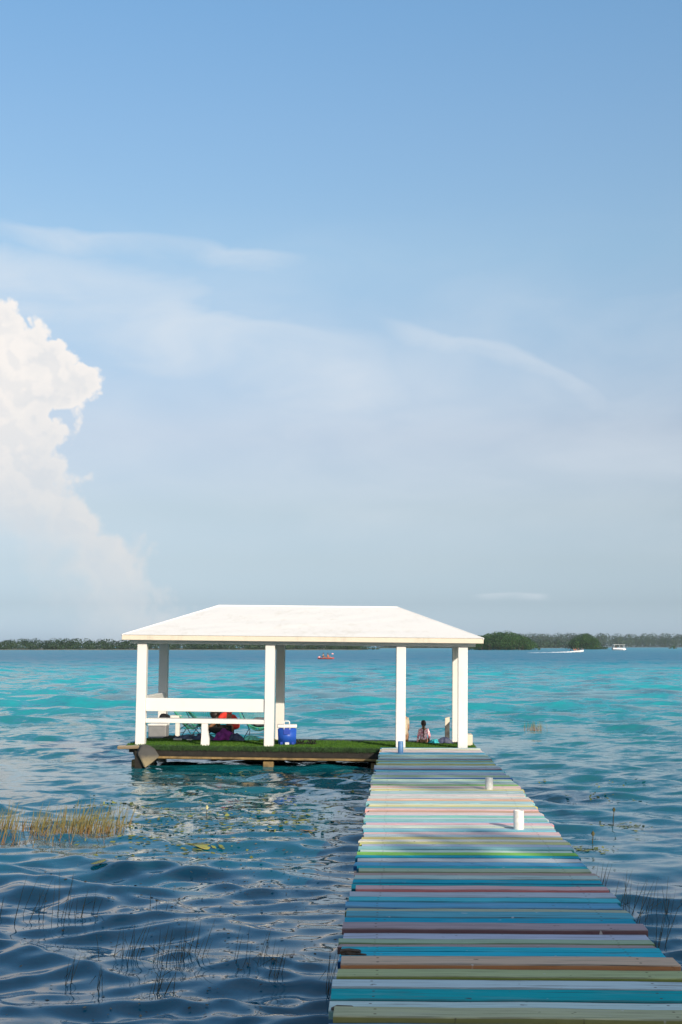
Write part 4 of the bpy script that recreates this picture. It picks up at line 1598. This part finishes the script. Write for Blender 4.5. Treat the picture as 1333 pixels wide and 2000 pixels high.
# girl seated on the back edge of the deck, back to us, braid down her back
gl = empty('person', on_deck(0.545, 29.30, -0.035), label='small person with a dark braid and pink patterned shirt sitting on the far deck edge', cat='person')
f = Fig()
s = 0.62
pel = f.add((0, 0, 0.09 * s), (0.135 * s, 0.105 * s))
wst = f.add((0.0, 0.01, 0.24 * s), (0.108 * s, 0.085 * s), pel)
chs = f.add((0.0, 0.02, 0.40 * s), (0.118 * s, 0.09 * s), wst)
sho = f.add((0.0, 0.02, 0.505 * s), (0.075 * s, 0.06 * s), chs)
nk = f.add((0.0, 0.03, 0.565 * s), 0.045 * s, sho)
hd = f.add((0.0, 0.04, 0.645 * s), (0.075 * s, 0.085 * s), nk)
f.add((0.0, 0.04, 0.735 * s), (0.068 * s, 0.08 * s), hd)
la = f.chain(sho, [((-0.125 * s, 0.02, 0.485 * s), 0.05 * s), ((-0.17 * s, 0.0, 0.30 * s), 0.036 * s), ((-0.215 * s, -0.01, 0.07 * s), 0.024 * s)])
hand(f, la, (-0.35, -0.4, -0.25), (0, 0, -1), s * 0.8)
ra = f.chain(sho, [((0.125 * s, 0.02, 0.485 * s), 0.05 * s), ((0.19 * s, 0.0, 0.30 * s), 0.036 * s), ((0.17 * s, 0.14, 0.17 * s), 0.024 * s)])
hand(f, ra, (-0.1, 0.9, -0.2), (0, 0, -1), s * 0.8)
for q in (-1, 1):
    lg_ = f.chain(pel, [((q * 0.085 * s, 0.10 * s, 0.085 * s), 0.078 * s), ((q * 0.10 * s, 0.40 * s, 0.10 * s), 0.052 * s), ((q * 0.10 * s, 0.43 * s, -0.26 * s), 0.036 * s), ((q * 0.10 * s, 0.46 * s, -0.31 * s), 0.028 * s), ((q * 0.10 * s, 0.56 * s, -0.33 * s), 0.024 * s)])
skin_body('body', f.v, f.e, f.r, M_skin, gl)
face(gl, (0, 0.04, 0.69 * s), (0, 1, 0), (0, 0, 1), s * 1.0, M_skin)
f = Fig()
a0 = f.add((0, 0, 0.14 * s), (0.135 * s, 0.108 * s))
a1 = f.add((0.0, 0.01, 0.26 * s), (0.118 * s, 0.094 * s), a0)
a2 = f.add((0.0, 0.02, 0.40 * s), (0.128 * s, 0.10 * s), a1)
a3 = f.add((0.0, 0.02, 0.51 * s), (0.080 * s, 0.066 * s), a2)
f.chain(a3, [((-0.125 * s, 0.02, 0.488 * s), 0.060 * s), ((-0.17 * s, 0.0, 0.30 * s), 0.046 * s), ((-0.207 * s, -0.008, 0.11 * s), 0.036 * s)])
f.chain(a3, [((0.125 * s, 0.02, 0.488 * s), 0.060 * s), ((0.19 * s, 0.0, 0.30 * s), 0.046 * s), ((0.174 * s, 0.12, 0.185 * s), 0.036 * s)])
skin_body('shirt', f.v, f.e, f.r, M_shirt, gl)
f = Fig()
a0 = f.add((0, 0.0, 0.085 * s), (0.148 * s, 0.118 * s))
for q in (-1, 1):
    f.chain(a0, [((q * 0.085 * s, 0.10 * s, 0.085 * s), 0.088 * s), ((q * 0.098 * s, 0.30 * s, 0.095 * s), 0.070 * s)])
skin_body('shorts', f.v, f.e, f.r, M_black, gl)
hair_cap(gl, (0, 0.035, 0.70 * s), (0.088 * s, 0.10 * s, 0.108 * s), M_hair_brown, -0.9, (0, -1, 0), 4)
bm = bm_new()
pts, rad = [], []
for i in range(9):
    t_ = i / 8
    pts.append((0.006 * math.sin(i * 2.5), -0.075 * s - 0.015 * math.sin(t_ * 3), (0.66 - 0.42 * t_) * s))
    rad.append((0.026 if i % 2 == 0 else 0.020) * s * (1 - 0.45 * t_))
tube(bm, pts, rad, 8)
obj('braid', bm, M_hair_brown, gl, True)

# person mostly hidden behind the third column
p2 = empty('person', on_deck(0.135, 29.42, 0.02), label='fair haired person in a beige top almost hidden behind the third front column', cat='person')
f = Fig()
pel = f.add((0, 0, 0.10), (0.14, 0.11))
wst = f.add((0, 0.01, 0.24), (0.115, 0.09), pel)
chs = f.add((0, 0.02, 0.40), (0.13, 0.095), wst)
sho = f.add((0, 0.02, 0.47), (0.09, 0.065), chs)
nk = f.add((0, 0.03, 0.54), 0.042, sho)
hd = f.add((0, 0.04, 0.61), (0.07, 0.08), nk)
f.add((0, 0.04, 0.67), (0.062, 0.072), hd)
for q in (-1, 1):
    ar = f.chain(sho, [((q * 0.12, 0.02, 0.455), 0.042), ((q * 0.14, 0.04, 0.27), 0.034), ((q * 0.10, 0.20, 0.17), 0.024)])
    hand(f, ar, (0, 1, -0.1), (0, 0, -1), 0.8)
    f.chain(pel, [((q * 0.085, 0.10, 0.09), 0.08), ((q * 0.10, 0.38, 0.10), 0.055), ((q * 0.10, 0.42, -0.24), 0.04), ((q * 0.10, 0.46, -0.30), 0.03), ((q * 0.10, 0.56, -0.32), 0.026)])
skin_body('body', f.v, f.e, f.r, M_skin, p2)
f = Fig()
a0 = f.add((0, 0, 0.10), (0.152, 0.122))
a1 = f.add((0, 0.01, 0.25), (0.128, 0.102), a0)
a2 = f.add((0, 0.02, 0.40), (0.142, 0.106), a1)
a3 = f.add((0, 0.02, 0.475), (0.095, 0.07), a2)
for q in (-1, 1):
    f.chain(a3, [((q * 0.12, 0.02, 0.458), 0.05), ((q * 0.138, 0.035, 0.33), 0.044)])
skin_body('shirt', f.v, f.e, f.r, M_beige, p2)
p2.scale = (0.72, 0.9, 1.0)
face(p2, (0, 0.04, 0.635), (0, 1, 0), (0, 0, 1), 0.9, M_skin)
hair_cap(p2, (0, 0.035, 0.65), (0.080, 0.09, 0.09), M_hair_fair, -0.6, (0, -1, 0), 6)

# person in red sitting on the turf, bent forward to the left with an arm reaching to the floor
p3 = empty('person', on_deck(-3.52, 29.55, 0.02), (0, 0, R(0)), label='dark haired person in red bent forward on the turf behind the bench', cat='person')
f = Fig()
pel = f.add((0.10, 0, 0.12), (0.15, 0.15))
wst = f.add((0.13, 0, 0.28), (0.13, 0.12), pel)
chs = f.add((0.06, 0, 0.43), (0.14, 0.12), wst)
sho = f.add((-0.06, 0, 0.49), (0.08, 0.09), chs)
nk = f.add((-0.14, 0, 0.48), 0.05, sho)
hd = f.add((-0.21, -0.01, 0.46), (0.085, 0.085), nk)
f.add((-0.29, -0.01, 0.44), (0.075, 0.08), hd)
for q in (-1, 1):
    lg_ = f.chain(pel, [((0.02, q * 0.11, 0.12), 0.09), ((-0.32, q * 0.17, 0.22), 0.058), ((-0.50, q * 0.12, 0.04), 0.04), ((-0.56, q * 0.12, 0.03), 0.03), ((-0.66, q * 0.12, 0.02), 0.026)])
a_ = f.chain(sho, [((-0.07, -0.15, 0.46), 0.048), ((-0.26, -0.20, 0.30), 0.038), ((-0.46, -0.20, 0.14), 0.026)])
hand(f, a_, (-0.7, 0, -0.6), (0, 0, -1), 1.0)
a_ = f.chain(sho, [((-0.04, 0.15, 0.46), 0.048), ((0.10, 0.22, 0.26), 0.038), ((-0.08, 0.24, 0.12), 0.026)])
hand(f, a_, (-0.9, 0, -0.4), (0, 0, -1), 1.0)
skin_body('body', f.v, f.e, f.r, M_skin_dark, p3)
face(p3, (-0.26, -0.01, 0.45), (-0.75, 0, -0.55), (-0.55, 0, 0.75), 1.0, M_skin_dark)
f = Fig()
a0 = f.add((0.15, 0, 0.17), (0.165, 0.16))
a1 = f.add((0.15, 0, 0.32), (0.145, 0.135), a0)
a2 = f.add((0.06, 0, 0.45), (0.155, 0.135), a1)
a3 = f.add((-0.05, 0, 0.50), (0.09, 0.10), a2)
f.chain(a3, [((-0.07, -0.15, 0.462), 0.060), ((-0.15, -0.175, 0.40), 0.052)])
f.chain(a3, [((-0.04, 0.15, 0.462), 0.060), ((0.05, 0.20, 0.35), 0.052)])
skin_body('red_shirt', f.v, f.e, f.r, M_red, p3)
f = Fig()
a0 = f.add((0.10, 0, 0.12), (0.165, 0.165))
for q in (-1, 1):
    f.chain(a0, [((0.02, q * 0.11, 0.12), 0.105), ((-0.32, q * 0.17, 0.22), 0.072), ((-0.45, q * 0.135, 0.09), 0.055)])
skin_body('black_trousers', f.v, f.e, f.r, M_black, p3)
hc = hair_cap(p3, (-0.23, -0.01, 0.475), (0.115, 0.11, 0.115), M_hair_dark, -0.7, (0.6, 0, 0.4), 8)
bm = bm_new()
tube(bm, [(-0.15, -0.08, 0.50), (-0.20, -0.13, 0.42), (-0.24, -0.14, 0.30), (-0.25, -0.13, 0.20)], [0.04, 0.055, 0.05, 0.02], 8)
tube(bm, [(-0.12, 0.0, 0.52), (-0.13, -0.12, 0.45), (-0.14, -0.15, 0.34), (-0.15, -0.14, 0.24)], [0.04, 0.055, 0.05, 0.02], 8)
obj('long_hair', bm, M_hair_dark, p3, True)


# ------------------------------------------------------------------ boats
def small_person(loc, rotz, s, shirt, hair, label, group, seated=True, skin=None):
    root = empty('person', loc, (0, 0, rotz), label=label, cat='person', group=group)
    f_ = Fig()
    pel_ = f_.add((0, 0, 0.10 * s), (0.15 * s, 0.12 * s))
    w_ = f_.add((0, 0, 0.28 * s), (0.13 * s, 0.10 * s), pel_)
    c_ = f_.add((0, 0, 0.46 * s), (0.15 * s, 0.11 * s), w_)
    sh_ = f_.add((0, 0, 0.57 * s), (0.09 * s, 0.07 * s), c_)
    n_ = f_.add((0, 0.01 * s, 0.65 * s), 0.05 * s, sh_)
    h_ = f_.add((0, 0.02 * s, 0.76 * s), (0.08 * s, 0.09 * s), n_)
    f_.add((0, 0.02 * s, 0.84 * s), (0.07 * s, 0.08 * s), h_)
    for q in (-1, 1):
        f_.chain(sh_, [((q * 0.17 * s, 0, 0.54 * s), 0.055 * s), ((q * 0.25 * s, 0.10 * s, 0.34 * s), 0.042 * s), ((q * 0.18 * s, 0.34 * s, 0.36 * s), 0.032 * s), ((q * 0.16 * s, 0.42 * s, 0.36 * s), 0.035 * s)])
        f_.chain(pel_, [((q * 0.10 * s, 0.12 * s, 0.10 * s), 0.09 * s), ((q * 0.12 * s, 0.48 * s, 0.22 * s), 0.06 * s), ((q * 0.11 * s, 0.80 * s, 0.05 * s), 0.045 * s), ((q * 0.11 * s, 0.90 * s, 0.08 * s), 0.035 * s)])
    skin_body('body', f_.v, f_.e, f_.r, skin or M_skin, root, 0, 1)
    f_ = Fig()
    a_0 = f_.add((0, 0, 0.14 * s), (0.165 * s, 0.135 * s))
    a_1 = f_.add((0, 0, 0.46 * s), (0.175 * s, 0.14 * s), a_0)
    f_.add((0, 0, 0.58 * s), (0.12 * s, 0.09 * s), a_1)
    skin_body('shirt', f_.v, f_.e, f_.r, shirt, root, 0, 1)
    bm_ = bm_new()
    blob(bm_, (0, 0.005 * s, 0.84 * s), (0.095 * s, 0.105 * s, 0.095 * s), 2, 0.04, 3, 1)
    obj('hair', bm_, hair, root, True)
    return root


def hull_mesh(L, W, H, n=16, flare=0.7, sheer=0.12, bow=2.2):
    """pointed boat hull along +x, floor open on top closed by a deck"""
    vs, fs = [], []
    sec = 7
    for i in range(n + 1):
        t = i / n
        half = W / 2 * (1 - t ** bow) if t > 0.3 else W / 2 * (1 - 0.3 ** bow) * (0.92 + 0.08 * t / 0.3)
        half = max(half, 0.015)
        z_top = H + sheer * t * t
        keel = -0.25 * H + H * 0.8 * max(0, t - 0.75) / 0.25 * 0.6
        for j in range(sec):
            a = math.pi * j / (sec - 1)
            yy = -math.cos(a)
            zz = 1 - math.sin(a)
            vs.append((-L / 2 + L * t, half * yy * (flare + (1 - flare) * zz), keel + (z_top - keel) * zz))
    for i in range(n):
        for j in range(sec - 1):
            a = i * sec + j
            fs.append((a, a + 1, a + sec + 1, a + sec))
        fs.append((i * sec, (i + 1) * sec, (i + 1) * sec + sec - 1, i * sec + sec - 1))
    fs.append(tuple(range(sec)))
    return vs, [], fs


# red kayak with two paddlers
ky = empty('kayak', (-12.6, 254.8, 0.05), (0, 0, R(-28)), label='red kayak on the far water seen between the second and third columns', cat='kayak')
obj('hull', hull_mesh(2.0, 0.72, 0.14, 14, 0.8, 0.12, 2.6), M_kayak, ky, True).location = (0.7, 0, 0.0)
o = obj('stern', hull_mesh(1.5, 0.72, 0.14, 14, 0.8, 0.12, 2.6), M_kayak, ky, True)
o.rotation_euler = (0, 0, math.pi)
o.location = (-1.0, 0, 0)
small_person((-12.25, 254.6, 0.10), R(-118), 1.1, M_orange, M_hair_dark, 'paddler in an orange vest sitting towards the front of the red kayak', 'people in the kayak')
small_person((-13.1, 255.05, 0.10), R(-118), 1.1, M_black, M_hair_dark, 'paddler in dark clothes sitting at the back of the red kayak', 'people in the kayak')
bm = bm_new()
tube(bm, [(-1.15, -0.25, 0.05), (1.0, 0.15, 0.55)], 0.02, 6)
pd = empty('paddle', (-12.5, 254.35, 0.38), (0, 0, R(8)), label='pink bladed paddle held across the red kayak', cat='paddle')
obj('shaft', bm, M_boatdark, pd)
for sx, z, yy in ((-1.3, 0.02, -0.28), (1.12, 0.58, 0.17)):
    bm = bm_new()
    blob(bm, (sx, yy, z), (0.22, 0.03, 0.12), 2, 0.0, 1, 1)
    obj('blade', bm, M_pinkplastic, pd, True)

# motorboat under way with its wake
mb_ = empty('motorboat', (67.0, 533.0, 0.0), (0, 0, R(6)), label='small white motorboat speeding right with a foam trail behind it', cat='motorboat')
o = obj('hull', hull_mesh(4.8, 1.9, 0.50, 16, 0.75, 0.25, 2.4), M_boatwhite, mb_, True)
o.rotation_euler = (0, R(-4), 0)
bm = bm_new()
box(bm, (-2.45, 0, 0.75), (0.35, 0.4, 0.7), 0.08)
obj('outboard_motor', bm, M_boatdark, mb_)
bm = bm_new()
prism(bm, [(0.4, 0.75), (1.15, 0.8), (0.65, 1.35), (0.55, 1.35)], -0.7, 0.7)
obj('windscreen', bm, M_boatdark, mb_)
bm = bm_new()
prism(bm, [(1.2, 0.95), (2.35, 1.1), (2.3, 1.35), (1.5, 1.5)], -0.35, 0.35)
obj('bow_cover', bm, M_boatdark, mb_)
small_person((65.6, 532.9, 0.55), R(-84), 1.3, M_orange, M_hair_dark, 'person in orange at the back of the small motorboat', 'people in the motorboat')
small_person((66.4, 533.2, 0.55), R(-84), 1.3, M_red, M_hair_dark, 'person in red in the middle of the small motorboat', 'people in the motorboat')
small_person((67.3, 532.9, 0.55), R(-84), 1.3, M_black, M_hair_dark, 'person in dark clothes steering the small motorboat', 'people in the motorboat')
g = random.Random(4)
vs, fs = [], []
n = 60
for i in range(n + 1):
    t = i / n
    cx_, cy_ = 65.0 - 21.0 * t, 532.5 - 46 * t
    hw = (1.0 + 3.0 * t) * (0.6 + 0.8 * g.random())
    hh = 0.32 * (1 - t) ** 2 * g.uniform(0.6, 1.4) + 0.07 * g.uniform(0.3, 1.3) * (1 if t < 0.95 else 0.2)
    vs += [(cx_, cy_ - hw, -0.02), (cx_, cy_ - hw * 0.4, hh), (cx_, cy_ + hw * 0.5, hh * 0.8), (cx_, cy_ + hw, -0.02)]
for i in range(n):
    for k in range(3):
        a = i * 4 + k
        fs.append((a, a + 1, a + 5, a + 4))
wk_ = obj('boat_wake', (vs, [], fs), M_foam, None, True)
tag(wk_, 'white foam trail behind the small motorboat', kind='stuff')

# pontoon boat with canopy
pb_ = empty('pontoon_boat', (121.3, 785.0, 0.0), (0, 0, R(3)), label='white pontoon boat with a flat canopy near the right shore', cat='pontoon boat')
for yy in (-1.0, 1.0):
    bm = bm_new()
    tube(bm, [(-3.6, yy, 0.25), (3.0, yy, 0.25), (3.6, yy, 0.40), (3.8, yy, 0.52)], [0.38, 0.38, 0.25, 0.05], 12)
    obj('pontoon', bm, M_alu, pb_, True)
bm = bm_new()
box(bm, (0, 0, 0.70), (7.4, 2.6, 0.14), 0.03)
obj('deck', bm, M_boatwhite, pb_)
for (c, s_) in (((-0.1, -1.25, 0.98), (6.6, 0.06, 0.42)), ((-0.1, 1.25, 0.98), (6.6, 0.06, 0.42)), ((3.25, 0, 0.98), (0.06, 2.4, 0.42)), ((-3.4, 0, 0.98), (0.06, 2.4, 0.42))):
    bm = bm_new()
    box(bm, c, s_, 0.02)
    obj('side_panel', bm, M_boatwhite, pb_)
for xx in (-2.6, 0.2, 2.6):
    for yy in (-1.15, 1.15):
        bm = bm_new()
        tube(bm, [(xx, yy, 0.75), (xx, yy, 3.0)], 0.05, 6)
        obj('canopy_post', bm, M_boatwhite, pb_)
bm = bm_new()
box(bm, (-1.6, 0, 3.06), (3.2, 2.7, 0.14), 0.05)
box(bm, (1.65, 0, 3.02), (2.7, 2.6, 0.13), 0.05)
obj('canopy', bm, M_boatwhite, pb_)
bm = bm_new()
box(bm, (-3.75, 0, 0.9), (0.4, 0.45, 0.9), 0.08)
obj('outboard_motor', bm, M_boatdark, pb_)
small_person((119.6, 784.8, 0.78), R(0), 1.2, M_red, M_hair_dark, 'person in red sitting at the left under the canopy of the pontoon boat', 'people on the pontoon boat')
small_person((122.3, 784.8, 0.78), R(0), 1.2, M_navy, M_hair_dark, 'person in navy sitting at the right under the canopy of the pontoon boat', 'people on the pontoon boat')

# ------------------------------------------------------------------ reeds, rushes, lilies, floating weed
def stem_mesh(bm, x, y, h, lean, bend, r, seg=3, zoff=None):
    z0 = -0.12
    p0 = Vector((x, y, z0))
    d = Vector((math.sin(lean[0]), math.sin(lean[1]), 1.0)).normalized()
    pts = [p0 + d * (h + 0.12) * t + Vector((bend[0] * t * t, bend[1] * t * t, 0)) for t in (0, 0.4, 0.75, 1.0)]
    tube(bm, pts, [r, r * 0.95, r * 0.7, r * 0.25], seg, False)


def rush_clump(cx_, cy_, spx, spy, n, h0, h1, seed, label, mat=M_rush, r=0.0030, leanx=0.16, group='dark rush clumps in the water'):
    g_ = random.Random(seed)
    bm_ = bm_new()
    for i in range(n):
        x = g_.gauss(0, 1) * spx * 0.5
        y = g_.gauss(0, 1) * spy * 0.5
        stem_mesh(bm_, x, y, g_.uniform(h0, h1), (g_.gauss(leanx, 0.10), g_.gauss(0, 0.1)), (g_.gauss(0.01, 0.02), 0), r * g_.uniform(0.7, 1.2), 4)
        if g_.random() < 0.25:      # a snapped stem lying over
            a = Vector((x, y, g_.uniform(0.06, 0.16)))
            tube(bm_, [a, a + Vector((g_.uniform(-.12, .14), g_.uniform(-.04, .04), g_.uniform(-.10, -.03)))], [r * .8, r * .4], 3, False)
    o_ = obj('rush_clump', bm_, mat, None, True)
    o_.location = (cx_, cy_, 0)
    return tag(o_, label, 'rushes', group)


RC = [
    (-3.28, 12.45, 0.20, 0.25, 9, 0.20, 0.42, 'dark rush clump at the left edge of the picture below the reed bed'),
    (-2.86, 12.62, 0.22, 0.25, 13, 0.16, 0.46, 'upright dark rush clump below the middle of the reed bed'),
    (-2.03, 10.95, 0.16, 0.18, 14, 0.12, 0.34, 'dense dark rush clump with a tall central stem, left of the middle group'),
    (-1.77, 10.95, 0.14, 0.18, 11, 0.12, 0.29, 'slanting dark rush clump in the middle of the near row'),
    (-1.56, 11.05, 0.15, 0.18, 13, 0.12, 0.33, 'tall leaning dark rush clump at the right of the near row'),
    (-1.66, 9.92, 0.12, 0.14, 9, 0.10, 0.24, 'low dark rush clump nearest the bottom of the picture'),
    (-2.35, 10.22, 0.08, 0.08, 4, 0.16, 0.26, 'sparse pair of dark stems at the lower left'),
    (-2.07, 10.07, 0.12, 0.12, 4, 0.10, 0.20, 'few thin short stems right of the lower left pair'),
    (-1.18, 10.80, 0.20, 0.16, 8, 0.14, 0.38, 'loose dark rush clump with long stems halfway to the pier'),
    (-0.90, 10.46, 0.09, 0.12, 6, 0.18, 0.30, 'tight fan of dark rushes left of the pier'),
    (-0.48, 10.02, 0.06, 0.10, 5, 0.18, 0.36, 'dark rushes touching the left edge of the pier'),
    (-2.18, 12.92, 0.09, 0.10, 3, 0.10, 0.22, 'three thin dark stems alone in open water'),
    (2.02, 12.90, 0.22, 0.35, 17, 0.16, 0.40, 'bushy dark rush clump at the right edge of the pier'),
    (1.98, 14.30, 0.12, 0.16, 7, 0.12, 0.26, 'short dark rush clump behind the bushy one on the right'),
    (2.33, 12.95, 0.20, 0.22, 9, 0.14, 0.36, 'sparse leaning rush clump right of the bushy one'),
    (2.10, 11.45, 0.15, 0.20, 6, 0.18, 0.42, 'long leaning dark rushes at the lower right edge'),
]
for i, (x, y, sx, sy, n, h0, h1, lab) in enumerate(RC):
    rush_clump(x, y, sx, sy, n, h0, h1, 40 + i, lab)
rush_clump(3.86, 40.4, 0.32, 0.3, 46, 0.10, 0.30, 71, 'small olive tuft of grass standing in the water right of the gazebo', M_reed, 0.006, 0.05, 'grass tuft')
# the reed bed at the left (uncountable)
g_ = random.Random(99)
bm = bm_new()
for i in range(760):
    t = g_.random()
    x = -5.3 + 1.78 * t
    cl = 0.5 + 0.5 * math.sin(x * 9.0 + 1.0) * math.sin(x * 4.1)
    if g_.random() > 0.35 + 0.65 * cl:
        continue
    y = 18.15 + g_.gauss(0, 0.42) + 0.25 * t
    hh = g_.uniform(0.10, 0.36) * (0.65 + 0.5 * cl)
    if g_.random() < 0.05:
        hh *= 1.35
    stem_mesh(bm, x, y, hh, (g_.gauss(0.14, 0.10), g_.gauss(0, 0.1)), (g_.gauss(0.02, 0.02), 0), g_.uniform(0.0035, 0.0055), 4)
o = obj('reed_bed', bm, M_reed, None, True)
tag(o, 'bed of orange and green reeds standing in the water at the left', kind='stuff')


def wz(x, y):
    return float(wave_height(np.array([x]), np.array([y]))[0])


def pad(x, y, r, mat, seed, label, cat='lily pad', group=None, asp=0.75):
    """a floating leaf lying on the waves, with a notch and a wavy rim"""
    g_ = random.Random(seed)
    n = 18
    rings = (0.0, 0.5, 1.0)
    vs = [(0, 0, 0)]
    for q in rings[1:]:
        for k in range(n):
            a = 2 * math.pi * k / n
            rr = r * q * (1 + 0.08 * math.sin(3 * a + seed) + g_.uniform(-.04, .04))
            if k == 0:
                rr *= 0.45
            vs.append((rr * math.cos(a + seed), rr * math.sin(a + seed) * asp, 0))
    vs = [(a, b, wz(x + a, y + b) + 0.007 + (0.006 if i > n else 0)) for i, (a, b, c) in enumerate(vs)]
    fs = [(0, 1 + k, 1 + (k + 1) % n) for k in range(n)] + [(1 + k, 1 + n + k, 1 + n + (k + 1) % n, 1 + (k + 1) % n) for k in range(n)]
    o_ = obj('lily_pad', (vs, [], fs), mat, None, True)
    s_ = o_.modifiers.new('s', 'SOLIDIFY')
    s_.thickness = 0.004
    o_.location = (x, y, 0)
    return tag(o_, label, cat, group)


pad(-3.24, 15.58, 0.085, M_pad, 2, 'round pale green lily pad alone below the reed bed')
pad(-1.15, 18.45, 0.10, M_pad_o, 5, 'orange floating leaf between the weed and the pier')
pad(-1.33, 19.75, 0.16, M_pad, 7, 'pale green floating leaf left of the pier')
pad(-2.42, 17.2, 0.11, M_pad, 11, 'olive floating leaf near the column reflection')
pad(-2.30, 17.05, 0.10, M_pad, 13, 'yellow green floating leaf touching the olive one')


def bud(x, y, h, mat, label, seed, lean=0.1):
    root = empty('lily_bud', (x, y, 0), label=label, cat='water lily')
    bm_ = bm_new()
    tip_ = Vector((h * lean, 0, h))
    tube(bm_, [(0, 0, -0.1), (h * lean * .3, 0, h * .5), tip_], [0.006, 0.006, 0.005], 6)
    obj('stem', bm_, M_rush, root, True)
    bm_ = bm_new()
    n = 7
    for k in range(n):
        a = 2 * math.pi * k / n
        c, s2 = math.cos(a), math.sin(a)
        b0 = tip_ + Vector((c * .006, s2 * .006, -.004))
        m0 = tip_ + Vector((c * .020, s2 * .020, .028))
        t0 = tip_ + Vector((c * .006, s2 * .006, .062))
        sd = Vector((-s2, c, 0)) * 0.012
        v = [bm_.verts.new(p) for p in (b0, m0 - sd, t0, m0 + sd)]
        bm_.faces.new(v)
    obj('petals', bm_, mat, root, True)
    return root


bud(-2.62, 19.72, 0.13, M_bud, 'pale yellow water lily bud standing above the water in front of the platform', 1)
bud(2.86, 19.3, 0.17, M_rush, 'dark lily bud on a stem in the water right of the pier', 2)
bud(2.33, 17.4, 0.10, M_rush, 'short dark lily bud near the right edge of the pier', 3)


def weed(patches, seed, name, mat, label, smin, smax):
    """floating bits lying on the waves"""
    g2 = np.random.default_rng(seed)
    X, Yy = [], []
    for (x, y, sx, sy, n) in patches:
        X.append(g2.normal(x, sx, n))
        Yy.append(g2.normal(y, sy, n))
    X = np.concatenate(X)
    Yy = np.concatenate(Yy)
    k = ~((X > -0.45) & (X < 1.78) & (Yy < 27.7)) & (Yy < 27.2) & (Yy > 9.0)
    X, Yy = X[k], Yy[k]
    n = len(X)
    a = g2.uniform(0, 6.3, n)
    s1 = g2.uniform(smin, smax, n)
    s2 = s1 * g2.uniform(0.25, 0.9, n)
    co = []
    for q in range(4):
        th = a + q * math.pi / 2
        L = np.where(q % 2 == 0, s1, s2)
        xx = X + np.cos(th) * L
        yy = Yy + np.sin(th) * L
        zz = wave_height(xx, yy) + 0.006
        co.append(np.stack([xx, yy, zz], 1))
    co = np.stack(co, 1).reshape(-1, 3)
    me_ = quads_mesh(name, co, mat)
    o_ = bpy.data.objects.new(name, me_)
    COL.objects.link(o_)
    return tag(o_, label, kind='stuff')


weed([(-1.35, 19.7, 0.35, 0.5, 170), (-2.5, 20.2, 0.7, 0.7, 260), (-1.7, 18.6, 0.6, 0.5, 150), (-4.2, 21.2, 0.35, 0.4, 70), (-3.2, 17.3, 0.5, 0.5, 90), (-2.4, 17.1, 0.3, 0.3, 60), (-3.7, 19.2, 0.5, 0.4, 120),
      (-2.0, 22.5, 0.9, 0.8, 150), (-2.9, 26.6, 0.5, 0.2, 60), (-0.9, 26.4, 0.5, 0.3, 40), (2.95, 19.2, 0.17, 0.22, 90), (2.25, 16.95, 0.13, 0.16, 60), (2.55, 13.5, 0.10, 0.10, 8), (3.4, 22.5, 0.4, 0.4, 40), (3.2, 25.0, 0.5, 0.3, 36)],
     5, 'floating_weed', M_weed, 'patches of yellow green floating weed on the water', 0.012, 0.05)
weed([(-1.2, 14.5, 0.9, 1.6, 420), (-2.2, 17.0, 0.9, 1.2, 240), (-1.3, 11.6, 0.6, 0.9, 200), (-2.6, 13.5, 0.6, 1.2, 90), (-1.0, 22.5, 0.4, 2.0, 160), (-1.5, 9.7, 0.5, 0.4, 70)],
     6, 'floating_debris', M_debris, 'dark and pale bits of plant litter drifting on the near water', 0.004, 0.022)

# ------------------------------------------------------------------ air
bm = bm_new()
box(bm, (0, 2070, 17.0), (6900, 4560, 36.5))
hz_m = bpy.data.materials.new('haze_air')
hz_m.use_nodes = True
ht = NT(hz_m.node_tree)
ht.n.clear()
h_out = ht.new('ShaderNodeOutputMaterial')
pv = ht.new('ShaderNodeVolumePrincipled')
pv.inputs['Color'].default_value = (0.86, 0.93, 1.0, 1)
pv.inputs['Density'].default_value = 0.00006
pv.inputs['Anisotropy'].default_value = 0.0
ht.link(pv.outputs[0], h_out.inputs['Volume'])
hz = obj('haze', bm, hz_m)
tag(hz, kind='stuff')
